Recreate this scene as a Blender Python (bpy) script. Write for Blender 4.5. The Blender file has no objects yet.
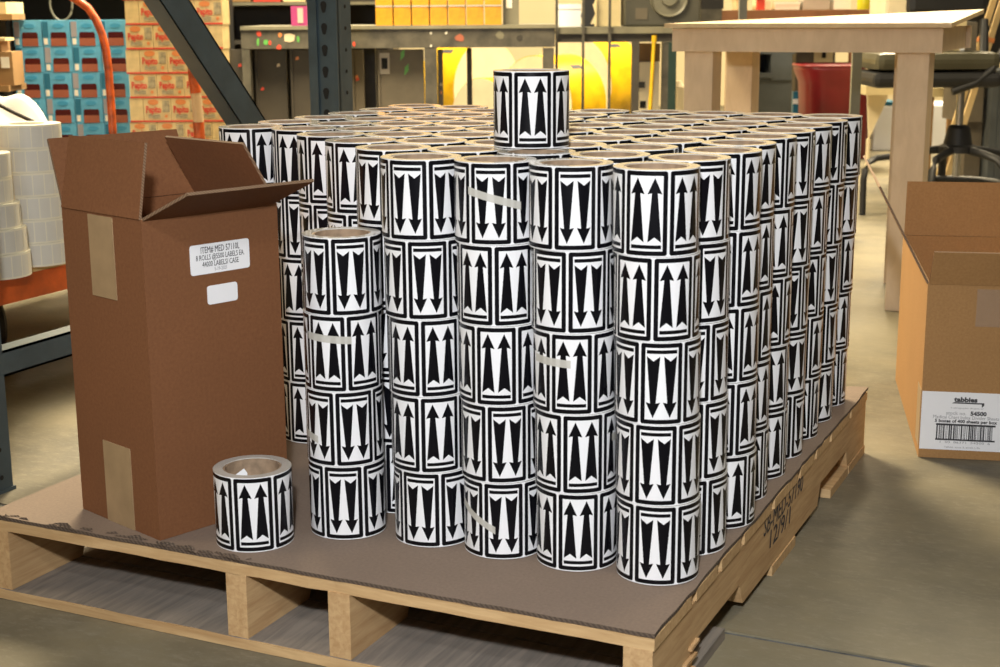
import bpy, bmesh, math, random
from mathutils import Vector, Matrix
random.seed(7)
sc = bpy.context.scene
COL = sc.collection
PI = math.pi

# ---------------------------------------------------------------- camera
F, PITCH, ROLL, YAW = 1458.86, 0.2177, -0.0066, -0.4391
CAM = Vector((0.5063, -1.4910, 0.7026))
FW = Vector((math.sin(YAW)*math.cos(PITCH), math.cos(YAW)*math.cos(PITCH), -math.sin(PITCH)))
RT0 = Vector((math.cos(YAW), -math.sin(YAW), 0))
UP0 = RT0.cross(FW)
RT = RT0*math.cos(ROLL) + UP0*math.sin(ROLL)
UP = UP0*math.cos(ROLL) - RT0*math.sin(ROLL)
FH = Vector((math.sin(YAW), math.cos(YAW), 0))
cd = bpy.data.cameras.new('camera')
cam = bpy.data.objects.new('camera', cd); COL.objects.link(cam)
cam.matrix_world = Matrix(((RT.x, UP.x, -FW.x, CAM.x), (RT.y, UP.y, -FW.y, CAM.y), (RT.z, UP.z, -FW.z, CAM.z), (0, 0, 0, 1)))
cd.sensor_width = 36.0
cd.lens = F*36.0/1000.0
cd.clip_end = 100
cd.dof.use_dof = True
cd.dof.focus_distance = 2.3
cd.dof.aperture_fstop = 11
sc.camera = cam

# ---------------------------------------------------------------- world and lights
world = bpy.data.worlds.new('World'); sc.world = world
world.use_nodes = True
bgn = world.node_tree.nodes['Background']
bgn.inputs[0].default_value = (1.0, 0.88, 0.66, 1)
bgn.inputs[1].default_value = 0.10

def area(name, loc, target, size, energy, col, sizey=None):
    ld = bpy.data.lights.new(name, 'AREA'); ld.energy = energy; ld.color = col
    ld.size = size
    if sizey: ld.shape = 'RECTANGLE'; ld.size_y = sizey
    o = bpy.data.objects.new(name, ld); COL.objects.link(o)
    o.location = loc
    o.rotation_euler = (Vector(target)-Vector(loc)).to_track_quat('-Z', 'Y').to_euler()
    return o
kl = bpy.data.lights.new('key_light', 'SPOT'); kl.energy = 90; kl.color = (1.0, 0.98, 0.95); kl.shadow_soft_size = 0.12
kl.spot_size = math.radians(58); kl.spot_blend = 0.9
ko = bpy.data.objects.new('key_light', kl); COL.objects.link(ko); ko.location = (0.75, -2.3, 2.35)
ko.rotation_euler = (Vector((-0.25, 0.75, 0.35))-ko.location).to_track_quat('-Z', 'Y').to_euler()
fl_ = bpy.data.lights.new('camera_flash', 'SPOT'); fl_.energy = 172; fl_.color = (0.96, 0.98, 1.0); fl_.shadow_soft_size = 0.045
fl_.spot_size = math.radians(66); fl_.spot_blend = 0.95
fo = bpy.data.objects.new('camera_flash', fl_); COL.objects.link(fo); fo.location = (0.46, -1.56, 1.12)
fo.rotation_euler = (Vector((-0.40, 0.55, 0.25))-fo.location).to_track_quat('-Z', 'Y').to_euler()
area('ceiling_light_a', (-2.4, 3.0, 2.7), (-2.2, 2.4, 0), 1.0, 380, (1.0, 0.83, 0.54), 1.6)
area('ceiling_light_b', (1.2, 3.9, 3.6), (1.2, 3.9, 0), 1.2, 80, (1.0, 0.83, 0.54), 2.6)
area('ceiling_light_c', (-4.5, 6.2, 3.6), (-4.5, 6.2, 0), 1.2, 380, (1.0, 0.83, 0.54), 2.6)
area('ceiling_light_d', (-1.2, 7.6, 3.6), (-1.2, 7.6, 0), 1.2, 560, (1.0, 0.83, 0.54), 2.6)
area('ceiling_light_e', (-3.2, -1.2, 3.4), (-1.5, 0.2, 0), 1.2, 42, (1.0, 0.80, 0.5), 2.0)
sc.view_settings.view_transform = 'Standard'
sc.view_settings.look = 'None'
sc.view_settings.gamma = 1.0
sc.view_settings.use_curve_mapping = False
sc.view_settings.exposure = 0.0

FLOOR = -0.126
RZ = -YAW

# ---------------------------------------------------------------- pixel helpers: a pixel seen at a horizontal distance
def ray(px, py): return FW + RT*((px-500)/F) - UP*((py-333.5)/F)
def P(px, py, dh):
    d = ray(px, py); return CAM + d*(dh/d.dot(FH))
def on_plane(px, py, n, d):
    n = Vector(n); r = ray(px, py); return CAM + r*((d-CAM.dot(n))/r.dot(n))

# ---------------------------------------------------------------- materials
MATS = {}
class N:
    """tiny math-node expression builder"""
    def __init__(s, nt, sock): s.nt, s.s = nt, sock
    def op(s, o, *a, clamp=False):
        n = s.nt.nodes.new('ShaderNodeMath'); n.operation = o; n.use_clamp = clamp
        for i, v in enumerate((s,)+a):
            if isinstance(v, N): s.nt.links.new(v.s, n.inputs[i])
            else: n.inputs[i].default_value = v
        return N(s.nt, n.outputs[0])
    def __add__(s, o): return s.op('ADD', o)
    def __sub__(s, o): return s.op('SUBTRACT', o)
    def __mul__(s, o): return s.op('MULTIPLY', o)
    def lt(s, o): return s.op('LESS_THAN', o)
    def gt(s, o): return s.op('GREATER_THAN', o)
    def abs(s): return s.op('ABSOLUTE')
    def max(s, o): return s.op('MAXIMUM', o)
    def min(s, o): return s.op('MINIMUM', o)

def newmat(name):
    m = bpy.data.materials.new(name); m.use_nodes = True
    nt = m.node_tree; b = nt.nodes['Principled BSDF']
    MATS[name] = m
    return m, nt, b

def mix(nt, fac, c1, c2):
    n = nt.nodes.new('ShaderNodeMix'); n.data_type = 'RGBA'
    for i, v in ((0, fac), (6, c1), (7, c2)):
        if isinstance(v, bpy.types.NodeSocket): nt.links.new(v, n.inputs[i])
        elif i == 0: n.inputs[0].default_value = v
        else: n.inputs[i].default_value = (*v, 1)
    return n.outputs[2]

def noise(nt, scale, detail=4, rough=0.6, vec=(1, 1, 1), coord='Object', dist=0.0):
    tc = nt.nodes.new('ShaderNodeTexCoord'); mp = nt.nodes.new('ShaderNodeMapping')
    mp.inputs['Scale'].default_value = vec
    nt.links.new(tc.outputs[coord], mp.inputs[0])
    n = nt.nodes.new('ShaderNodeTexNoise'); n.inputs['Scale'].default_value = scale
    n.inputs['Detail'].default_value = detail; n.inputs['Roughness'].default_value = rough
    n.inputs['Distortion'].default_value = dist
    nt.links.new(mp.outputs[0], n.inputs[0])
    return n.outputs[0]

def ramp(nt, fac, a, b, lo=0.0, hi=1.0):
    n = nt.nodes.new('ShaderNodeMapRange'); n.inputs[1].default_value = a; n.inputs[2].default_value = b
    n.inputs[3].default_value = lo; n.inputs[4].default_value = hi
    nt.links.new(fac, n.inputs[0]); return n.outputs[0]

def bump(nt, b, h, strength=0.2, dist=0.002):
    n = nt.nodes.new('ShaderNodeBump'); n.inputs['Strength'].default_value = strength; n.inputs['Distance'].default_value = dist
    nt.links.new(h, n.inputs['Height']); nt.links.new(n.outputs[0], b.inputs['Normal'])

def plain(name, col, rough=0.5, metal=0.0, var=0.12, scale=8.0, emit=None):
    """one colour with a slight procedural unevenness"""
    m, nt, b = newmat(name)
    c2 = tuple(max(0, c*(1-var*2)) for c in col)
    f = ramp(nt, noise(nt, scale), 0.35, 0.7)
    nt.links.new(mix(nt, f, col, c2), b.inputs['Base Color'])
    b.inputs['Roughness'].default_value = rough; b.inputs['Metallic'].default_value = metal
    return m

def wood(name, c1, c2, vec, scale=14, rough=0.75):
    m, nt, b = newmat(name)
    n1 = noise(nt, scale, 6, 0.65, vec, dist=0.6)
    n2 = noise(nt, 3.0, 3)
    c = mix(nt, ramp(nt, n1, 0.35, 0.68), c1, c2)
    c = mix(nt, ramp(nt, n2, 0.45, 0.8, 0, 0.45), c, tuple(v*0.6 for v in c2))
    nt.links.new(c, b.inputs['Base Color']); b.inputs['Roughness'].default_value = rough
    bump(nt, b, n1, 0.25, 0.0015)
    return m

def cardboard(name, c1, c2, rough=0.8):
    m, nt, b = newmat(name)
    n1 = noise(nt, 220, 3, 0.7)
    n2 = noise(nt, 6, 3)
    w = nt.nodes.new('ShaderNodeTexWave'); tc = nt.nodes.new('ShaderNodeTexCoord')
    nt.links.new(tc.outputs['Object'], w.inputs[0]); w.inputs['Scale'].default_value = 42; w.inputs['Distortion'].default_value = 0.6
    c = mix(nt, ramp(nt, n1, 0.35, 0.7), c1, c2)
    c = mix(nt, ramp(nt, n2, 0.4, 0.75, 0, 0.35), c, tuple(v*0.72 for v in c1))
    nt.links.new(c, b.inputs['Base Color']); b.inputs['Roughness'].default_value = rough
    b.inputs['Specular IOR Level'].default_value = 0.3
    bump(nt, b, w.outputs[1], 0.06, 0.0006)
    return m

def corrug(name, cl, cd_, scale=60):
    m, nt, b = newmat(name)
    w = nt.nodes.new('ShaderNodeTexWave'); tc = nt.nodes.new('ShaderNodeTexCoord')
    w.bands_direction = 'DIAGONAL'
    nt.links.new(tc.outputs['Object'], w.inputs[0]); w.inputs['Scale'].default_value = scale
    w.inputs['Distortion'].default_value = 0.5
    nt.links.new(mix(nt, ramp(nt, w.outputs[1], 0.35, 0.65), cd_, cl), b.inputs['Base Color'])
    b.inputs['Roughness'].default_value = 0.85
    return m

# printed arrow labels: six labels round the roll, black rounded frame, bar and two tapering arrows each
m, nt, b = newmat('arrow_print')
uvn = nt.nodes.new('ShaderNodeUVMap'); uvn.uv_map = 'UVMap'
sp = nt.nodes.new('ShaderNodeSeparateXYZ'); nt.links.new(uvn.outputs[0], sp.inputs[0])
u = N(nt, sp.outputs[0]); v = N(nt, sp.outputs[1])
x = (u.op('FRACT') - 0.5)*55.0
ax = x.abs()
y = v*102.6 - 1.3
cy = (y-50.0).abs()
r_ = 3.0
qx = (ax-(26.0-r_)).max(0.0); qy = (cy-(50.0-r_)).max(0.0)
outer = (qx*qx + qy*qy).op('SQRT').lt(r_)
inner = ax.lt(20.4) * cy.lt(44.5)
frame = outer * (inner*-1.0 + 1.0)
bar = y.gt(8.2)*y.lt(12.7)*ax.lt(18.8)
lx = (ax-10.5).abs()
hw = (y-16.0)*(-4.7/58.0) + 8.2
body = y.gt(lx*(-0.75) + 22.0)*y.lt(78.0)*lx.lt(hw)
head = y.gt(lx*(-0.25) + 75.0)*lx.lt((y*-1.0 + 92.5)*(8.8/19.5))
blk = frame.max(bar).max(body).max(head)
nz = noise(nt, 30, 3)
white = mix(nt, ramp(nt, nz, 0.4, 0.7), (0.80, 0.80, 0.82), (0.75, 0.75, 0.77))
nt.links.new(mix(nt, blk.s, white, (0.004, 0.004, 0.006)), b.inputs['Base Color'])
b.inputs['Roughness'].default_value = 0.26
b.inputs['Specular IOR Level'].default_value = 0.22

# wound edge of the label web: fine concentric layers
m, nt, b = newmat('wound_edge')
tc = nt.nodes.new('ShaderNodeTexCoord'); sp = nt.nodes.new('ShaderNodeSeparateXYZ'); nt.links.new(tc.outputs['Object'], sp.inputs[0])
X = N(nt, sp.outputs[0]); Y = N(nt, sp.outputs[1])
rad = (X*X+Y*Y).op('SQRT')
ring = (rad*5200.0).op('SINE')*0.5 + 0.5
nz = noise(nt, 25, 3)
c = mix(nt, ring.s, (0.52, 0.50, 0.46), (0.41, 0.39, 0.35))
c = mix(nt, ramp(nt, nz, 0.45, 0.75, 0, 0.6), c, (0.58, 0.56, 0.53))
nt.links.new(c, b.inputs['Base Color']); b.inputs['Roughness'].default_value = 0.10

plain('core_board', (0.36, 0.25, 0.16), 0.8, var=0.2, scale=60)
m, nt, b = newmat('clear_tape')
b.inputs['Base Color'].default_value = (0.62, 0.60, 0.54, 1); b.inputs['Roughness'].default_value = 0.3; b.inputs['Alpha'].default_value = 0.72
m, nt, b = newmat('faint_tape')
b.inputs['Base Color'].default_value = (0.5, 0.45, 0.4, 1); b.inputs['Roughness'].default_value = 0.35; b.inputs['Alpha'].default_value = 0.22
cardboard('box_brown', (0.205, 0.085, 0.034), (0.165, 0.065, 0.026))
cardboard('box_tan', (0.40, 0.22, 0.085), (0.33, 0.175, 0.065))
cardboard('sheet_board', (0.25, 0.185, 0.14), (0.205, 0.15, 0.115))
corrug('corrugated_edge', (0.25, 0.155, 0.09), (0.13, 0.075, 0.04), 130)
corrug('sheet_edge', (0.12, 0.085, 0.06), (0.06, 0.04, 0.028), 90)
plain('paper_tape', (0.37, 0.25, 0.135), 0.38, var=0.1, scale=20)
plain('sticker_white', (0.84, 0.84, 0.86), 0.5, var=0.02)
plain('ink', (0.03, 0.03, 0.035), 0.6, var=0.0)
plain('ink_grey', (0.30, 0.30, 0.32), 0.6, var=0.0)
wood('pine_y', (0.60, 0.40, 0.20), (0.44, 0.26, 0.115), (8, 0.6, 8))
wood('pine_x', (0.62, 0.42, 0.21), (0.46, 0.28, 0.125), (0.6, 8, 8))
wood('grey_board', (0.30, 0.255, 0.21), (0.17, 0.15, 0.13), (9, 0.7, 4), 10)
wood('ply_table', (0.66, 0.51, 0.345), (0.57, 0.43, 0.28), (3, 3, 1), 9, 0.6)
wood('ply_top', (0.68, 0.52, 0.31), (0.58, 0.43, 0.24), (3, 1, 3), 9, 0.5)
wood('shelf_ply', (0.60, 0.44, 0.22), (0.50, 0.35, 0.17), (2, 1, 2), 9, 0.6)
plain('rack_steel', (0.045, 0.07, 0.085), 0.42, var=0.15, scale=14)
plain('hole_dark', (0.006, 0.006, 0.006), 0.9, var=0)
plain('orange_paint', (0.62, 0.10, 0.012), 0.45, var=0.25, scale=12)
plain('orange_tube_paint', (0.58, 0.095, 0.012), 0.4, var=0.35, scale=22)
plain('pale_wrap', (0.62, 0.45, 0.28), 0.35)
plain('white_label_side', (0.66, 0.64, 0.58), 0.3, var=0.04)
plain('white_label_gap', (0.80, 0.76, 0.62), 0.4, var=0.03)
plain('rubber', (0.012, 0.012, 0.013), 0.6)
plain('blue_case', (0.12, 0.42, 0.66), 0.35, var=0.12, scale=20)
plain('blue_dark', (0.02, 0.16, 0.28), 0.4)
plain('case_window', (0.07, 0.008, 0.008), 0.25)
plain('case_tray', (0.33, 0.095, 0.05), 0.55)
plain('case_code', (0.33, 0.32, 0.36), 0.55)
plain('cream_case', (0.66, 0.51, 0.25), 0.45, var=0.15, scale=25)
plain('case_red', (0.60, 0.055, 0.03), 0.5)
plain('case_orange', (0.68, 0.24, 0.07), 0.5)
plain('case_text_panel', (0.42, 0.36, 0.22), 0.6, var=0.3, scale=90)
plain('dark_steel', (0.055, 0.048, 0.038), 0.6, var=0.25)
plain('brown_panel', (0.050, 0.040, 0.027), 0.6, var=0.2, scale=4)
plain('black_paint', (0.012, 0.011, 0.010), 0.6)
plain('bench_grey', (0.095, 0.085, 0.062), 0.5, var=0.35, scale=10)
plain('bench_light', (0.20, 0.185, 0.125), 0.5, var=0.2, scale=6)
plain('panel_taupe', (0.12, 0.10, 0.07), 0.6, var=0.15)
plain('paint_green', (0.10, 0.36, 0.07), 0.5)
plain('paint_red', (0.65, 0.06, 0.03), 0.5)
plain('paint_cream', (0.62, 0.50, 0.33), 0.5)
plain('pink_box', (0.33, 0.035, 0.15), 0.5)
plain('yellow_case', (0.60, 0.27, 0.004), 0.4, var=0.2, scale=18)
plain('grey_band', (0.42, 0.38, 0.32), 0.5)
plain('yellow_web', (0.85, 0.52, 0.012), 0.3, var=0.2, scale=7)
plain('cream_face', (0.86, 0.74, 0.50), 0.45, var=0.06)
plain('machine_grey', (0.07, 0.066, 0.048), 0.5)
plain('machine_ring', (0.17, 0.16, 0.115), 0.45)
plain('white_box', (0.80, 0.76, 0.66), 0.5, var=0.04)
plain('cream_box', (0.70, 0.58, 0.32), 0.55)
plain('brown_desk', (0.26, 0.115, 0.05), 0.4)
plain('red_plastic', (0.17, 0.006, 0.010), 0.35)
plain('bin_grey', (0.085, 0.095, 0.10), 0.4)
plain('pole_grey', (0.16, 0.16, 0.13), 0.35)
plain('green_frame', (0.012, 0.035, 0.025), 0.4)
plain('chair_black', (0.014, 0.014, 0.015), 0.5)
plain('chair_vinyl', (0.075, 0.07, 0.045), 0.35)
plain('chrome', (0.5, 0.5, 0.5), 0.2, 1.0)
plain('wall_paint', (0.66, 0.56, 0.36), 0.8, var=0.05, scale=1)
plain('bottle_yellow', (0.62, 0.62, 0.03), 0.2)
plain('sheet_white', (0.80, 0.82, 0.88), 0.5, var=0.04)
plain('wood_stick', (0.58, 0.42, 0.20), 0.6)
plain('kraft', (0.30, 0.17, 0.065), 0.75)
plain('plastic_sack', (0.74, 0.72, 0.70), 0.35, var=0.06)

m, nt, b = newmat('concrete')
n1 = noise(nt, 2.2, 6, 0.6); n2 = noise(nt, 11, 10, 0.78, (1, 1.6, 1)); n3 = noise(nt, 45, 8, 0.8, (1, 2.2, 1))
c = mix(nt, ramp(nt, n1, 0.38, 0.62), (0.215, 0.185, 0.118), (0.120, 0.108, 0.080))
c = mix(nt, ramp(nt, n2, 0.45, 0.68, 0, 0.75), c, (0.235, 0.21, 0.15))
c = mix(nt, ramp(nt, n3, 0.52, 0.72, 0, 0.55), c, (0.30, 0.275, 0.215))
nt.links.new(c, b.inputs['Base Color'])
nt.links.new(ramp(nt, n2, 0.3, 0.7, 0.55, 0.72), b.inputs['Roughness']); b.inputs['Specular IOR Level'].default_value = 0.3
bump(nt, b, n3, 0.08, 0.002)
plain('joint_dark', (0.13, 0.14, 0.145), 0.8, var=0.3, scale=40)

# ---------------------------------------------------------------- mesh helpers
class MB:
    def __init__(s): s.v, s.f, s.m, s.sm = [], [], [], []
    def add(s, vs, fs, mi=0, smooth=False):
        o = len(s.v); s.v += [tuple(p) for p in vs]
        for q in fs: s.f.append(tuple(i+o for i in q)); s.m.append(mi); s.sm.append(smooth)
        return s
    def box(s, c, d, mi=0, M=None):
        hx, hy, hz = d[0]/2, d[1]/2, d[2]/2
        vs = [Vector((c[0]+sx*hx, c[1]+sy*hy, c[2]+sz*hz)) for sx in (-1, 1) for sy in (-1, 1) for sz in (-1, 1)]
        if M: vs = [M @ p for p in vs]
        return s.add(vs, [(0, 1, 3, 2), (4, 6, 7, 5), (0, 4, 5, 1), (2, 3, 7, 6), (0, 2, 6, 4), (1, 5, 7, 3)], mi)
    def bb(s, x0, x1, y0, y1, z0, z1, mi=0): return s.box(((x0+x1)/2, (y0+y1)/2, (z0+z1)/2), (x1-x0, y1-y0, z1-z0), mi)
    def chamfer(s, c, d, e, mi=0):
        """box with chamfered edges"""
        bm = bmesh.new(); bmesh.ops.create_cube(bm, size=1)
        for p in bm.verts: p.co = Vector((c[0]+p.co.x*d[0], c[1]+p.co.y*d[1], c[2]+p.co.z*d[2]))
        bmesh.ops.bevel(bm, geom=bm.edges[:], offset=e, segments=2, affect='EDGES', profile=0.6)
        bm.verts.index_update()
        s.add([p.co.copy() for p in bm.verts], [[p.index for p in f.verts] for f in bm.faces], mi)
        bm.free(); return s
    def prism(s, pts, z0, z1, mi=0, axis='z'):
        """polygon (counter-clockwise) extruded along an axis"""
        n = len(pts)
        def mk(p, t): return {'z': (p[0], p[1], t), 'y': (p[0], t, p[1]), 'x': (t, p[0], p[1])}[axis]
        vs = [mk(p, z0) for p in pts] + [mk(p, z1) for p in pts]
        fs = [tuple(range(n-1, -1, -1)), tuple(range(n, 2*n))] + [(i, (i+1) % n, n+(i+1) % n, n+i) for i in range(n)]
        return s.add(vs, fs, mi)
    def lathe(s, prof, n=32, mi=0, smooth=True, M=None, close=False):
        """profile of (r, z) turned about z; each segment has its own verts so edges stay crisp"""
        k = len(prof); rng = range(k) if close else range(k-1)
        for i in rng:
            (r0, z0), (r1, z1) = prof[i], prof[(i+1) % k]
            vs = []
            for j in range(n):
                a = 2*PI*j/n; ca, sa = math.cos(a), math.sin(a)
                vs += [Vector((r0*ca, r0*sa, z0)), Vector((r1*ca, r1*sa, z1))]
            if M: vs = [M @ p for p in vs]
            s.add(vs, [(2*j, 2*((j+1) % n), 2*((j+1) % n)+1, 2*j+1) for j in range(n)], mi, smooth)
        return s
    def tube(s, pts, r, n=10, mi=0):
        pts = [Vector(p) for p in pts]; vs = []
        up = Vector((0, 0, 1))
        for i, p in enumerate(pts):
            t = (pts[min(i+1, len(pts)-1)] - pts[max(i-1, 0)]).normalized()
            a = t.cross(up if abs(t.z) < 0.95 else Vector((1, 0, 0))).normalized(); bb_ = t.cross(a)
            for j in range(n):
                w = 2*PI*j/n; vs.append(p + (a*math.cos(w) + bb_*math.sin(w))*r)
        fs = [(i*n+j, i*n+(j+1) % n, (i+1)*n+(j+1) % n, (i+1)*n+j) for i in range(len(pts)-1) for j in range(n)]
        s.add(vs, fs, mi, True)
        s.add(vs[:n], [tuple(range(n))], mi); s.add(vs[-n:], [tuple(range(n-1, -1, -1))], mi)
        return s
    def quad(s, p, mi=0): return s.add(p, [(0, 1, 2, 3)], mi)
    def mesh(s, name, mats):
        me = bpy.data.meshes.new(name); me.from_pydata(s.v, [], s.f)
        for q in mats: me.materials.append(MATS[q])
        me.polygons.foreach_set('material_index', s.m); me.polygons.foreach_set('use_smooth', s.sm)
        bm = bmesh.new(); bm.from_mesh(me); bmesh.ops.recalc_face_normals(bm, faces=bm.faces[:]); bm.to_mesh(me); bm.free()
        me.update(); return me
    def build(s, name, mats, parent=None):
        if isinstance(mats, str): mats = (mats,)
        return link(name, s.mesh(name, mats), parent)

def link(name, me, parent=None):
    o = bpy.data.objects.new(name, me); COL.objects.link(o); o.parent = parent; return o
def tag(o, label, cat, group=None):
    o['label'] = label; o['category'] = cat
    if group: o['group'] = group
    return o
def thing(name, label, cat, loc, rz=0.0, group=None):
    o = bpy.data.objects.new(name, None); COL.objects.link(o)
    o.empty_display_size = 0.05
    o.location = loc; o.rotation_euler = (0, 0, rz)
    return tag(o, label, cat, group)
def struct(o, label=None):
    o['kind'] = 'structure'
    if label: o['label'] = label; 
    return o
ORD = ['', 'first', 'second', 'third', 'fourth', 'fifth', 'sixth', 'seventh', 'eighth', 'ninth', 'tenth']

def text(parent, body, size, M, mat, name='printed_text', align='CENTER', bold=0.0, width=None):
    """flat lettering as a thin mesh; M places the text plane in the parent's frame"""
    cu = bpy.data.curves.new('txt', 'FONT'); cu.body = body; cu.size = size; cu.align_x = align; cu.align_y = 'CENTER'
    cu.extrude = 0.0001; cu.offset = bold; cu.resolution_u = 2
    to = bpy.data.objects.new('txt', cu); COL.objects.link(to)
    bpy.context.view_layer.update()
    me = bpy.data.meshes.new_from_object(to)
    bpy.data.objects.remove(to); bpy.data.curves.remove(cu)
    if width:
        xs = [q.co.x for q in me.vertices]; w = max(xs)-min(xs)
        for q in me.vertices: q.co.x *= width/w
    me.transform(M); me.materials.clear(); me.materials.append(MATS[mat])
    return link(name, me, parent)
def plane_matrix(o, ux, uy):
    ux = Vector(ux).normalized(); uy = Vector(uy).normalized(); n = ux.cross(uy)
    return Matrix(((ux.x, uy.x, n.x, o[0]), (ux.y, uy.y, n.y, o[1]), (ux.z, uy.z, n.z, o[2]), (0, 0, 0, 1)))

# ---------------------------------------------------------------- floor and walls
# concrete floor in slabs with a narrow sunk joint at y = 0.316, parallel to the pallet
fl = MB().bb(-14, 12, -6, 0.3105, FLOOR-0.1, FLOOR).bb(-14, 12, 0.3215, 16, FLOOR-0.1, FLOOR).bb(-14, 12, 0.31, 0.322, FLOOR-0.1, FLOOR-0.003, 1).build('floor', ('concrete', 'joint_dark'))
struct(fl, 'worn grey concrete warehouse floor with a narrow joint')
M_ = Matrix.Translation(P(500, 100, 13.0).to_2d().to_3d()) @ Matrix.Rotation(RZ, 4, 'Z')
wb = MB().bb(-9, 9, 0, 0.15, FLOOR, 4.2).build('wall_back', 'wall_paint'); wb.matrix_world = M_
struct(wb, 'pale warehouse wall far behind')

# ---------------------------------------------------------------- pallet
pal = thing('wooden_pallet', 'notched pine pallet on the concrete floor carrying the label rolls', 'pallet', (0, 0, FLOOR))
PW, PL = 1.016, 1.219
zb0, zb1, zs1, zd1 = 0.0, 0.016, 0.105, 0.121     # bottom board, stringer, deck heights above the floor
def stringer(x0, x1):
    pts = [(0, zb1), (0.15, zb1), (0.165, zb1+0.034), (0.365, zb1+0.034), (0.385, zb1), (0.835, zb1), (0.855, zb1+0.034), (1.055, zb1+0.034), (1.07, zb1), (PL, zb1), (PL, zs1), (0, zs1)]
    return MB().prism(pts, x0, x1, 0, 'x').build('stringer', 'pine_y', pal)
for x0, x1 in ((-1.014, -0.975), (-0.598, -0.566), (-0.440, -0.408), (-0.038, -0.002)): so = stringer(x0, x1)
def board(name, y0, y1, z0, z1, mat, seed):
    rnd = random.Random(seed); n = 26; vs = []
    for i in range(n+1):
        x = -PW + PW*i/n
        j0 = rnd.uniform(-0.0018, 0.0018); jz = rnd.uniform(-0.0012, -0.0001) if name == 'deck_board' else rnd.uniform(-0.0008, 0.0)
        vs += [(x, y0+j0, z0), (x, y1, z0), (x, y1, z1), (x, y0+j0, z1+jz)]
    fs = [(4*i+k, 4*i+(k+1) % 4, 4*i+4+(k+1) % 4, 4*i+4+k) for i in range(n) for k in range(4)] + [(0, 1, 2, 3), (4*n+3, 4*n+2, 4*n+1, 4*n)]
    return MB().add(vs, fs).build(name, mat, pal)
yy = 0.0
for i, w in enumerate((0.14, 0.09, 0.09, 0.14, 0.14, 0.09, 0.09, 0.14, 0.14)):
    board('deck_board', yy, yy+w, zs1, zd1, 'pine_x', 10+i); yy += w + (PL-1.06)/8
for i, (y0, w) in enumerate(((0.0, 0.145), (0.152, 0.14), (0.54, 0.14), (0.93, 0.14), (1.079, 0.14))):
    board('bottom_board', y0, y0+w, zb0, zb1, 'pine_x' if i > 1 else 'grey_board', 30+i)
bf = MB().bb(-PW, 0, -0.0025, 0.001, zb0+0.001, zb1-0.001).build('board_edge', 'pine_x', pal)
# wood splinters at the near foot
rs = random.Random(3); mb = MB()
for k in range(5):
    y = 0.130+rs.uniform(0, 0.03); z = zb1+0.01+k*0.004
    mb.box((0.0005, y, z), (0.005, rs.uniform(0.02, 0.045), 0.004), 0, Matrix.Translation((0, 0, 0)) @ Matrix.Rotation(rs.uniform(-0.2, 0.2), 4, 'X'))
mb.build('splinters', 'pine_y', pal)['kind'] = 'stuff'
# handwriting on the right stringer
text(pal, 'SB-MED-57190', 0.040, plane_matrix((-0.0012, 0.605, 0.091), (0, 1, 0), (0, 0.12, 1)), 'ink', 'handwriting', width=0.235)
text(pal, '12/9/1', 0.040, plane_matrix((-0.0012, 0.585, 0.061), (0, 1, 0), (0, 0.12, 1)), 'ink', 'handwriting', width=0.12)

# ---------------------------------------------------------------- cardboard sheet on the pallet
rs = random.Random(11); nx, ny = 40, 48; vs = []
def sheet_z(i, j):
    z = 0.0
    if i == nx: z += 0.0008*math.sin(j*0.7)+0.0008
    if j == 0 and i < 14: z += 0.0005*math.sin(i*1.3)+0.0005
    if i >= nx-1 and j >= ny-3: z += 0.003*(j-ny+3)/3
    return z
top = {}; bot = {}
for i in range(nx+1):
    for j in range(ny+1):
        x = -PW + PW*i/nx; y = PL*j/ny
        if i in (0, nx): x += rs.uniform(-0.0012, 0.0012)
        if j in (0, ny): y += rs.uniform(-0.001, 0.001)
        z = sheet_z(i, j)
        top[i, j] = len(vs); vs.append((x, y, z)); bot[i, j] = len(vs); vs.append((x, y, z-0.005))
mb = MB(); fs = []; fe = []
for i in range(nx):
    for j in range(ny):
        fs.append((top[i, j], top[i+1, j], top[i+1, j+1], top[i, j+1])); fs.append((bot[i, j], bot[i, j+1], bot[i+1, j+1], bot[i+1, j]))
for i in range(nx):
    for j in (0, ny): fe.append((top[i, j], bot[i, j], bot[i+1, j], top[i+1, j]))
for j in range(ny):
    for i in (0, nx): fe.append((top[i, j], bot[i, j], bot[i, j+1], top[i, j+1]))
mb.add(vs, fs); mb.f += fe; mb.m += [1]*len(fe); mb.sm += [False]*len(fe)
sh = mb.build('cardboard_sheet', ('sheet_board', 'sheet_edge'))
tag(sh, 'flat brown cardboard sheet lying on the pallet under the rolls', 'cardboard sheet')
# torn paper scraps along the front edge
scr = MB()
for k in range(46):
    x = -1.0+0.44*rs.random()**0.9; y_ = rs.uniform(-0.003, 0.006); L_ = rs.uniform(0.006, 0.03)
    if -0.86 < x < -0.80: y_ += 0.004
    h_ = rs.uniform(0.001, 0.004); t0 = rs.uniform(-0.006, 0.006)
    scr.add([(x, y_, 0.0012), (x+L_, y_+t0, 0.0012), (x+L_*0.7, y_+t0+0.002, 0.0012+h_), (x+L_*0.2, y_+0.001, 0.0012+h_*0.7)], [(0, 1, 2, 3)])
sc_ = scr.build('torn_fibres', 'sheet_edge', sh); sc_['kind'] = 'stuff'

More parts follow.
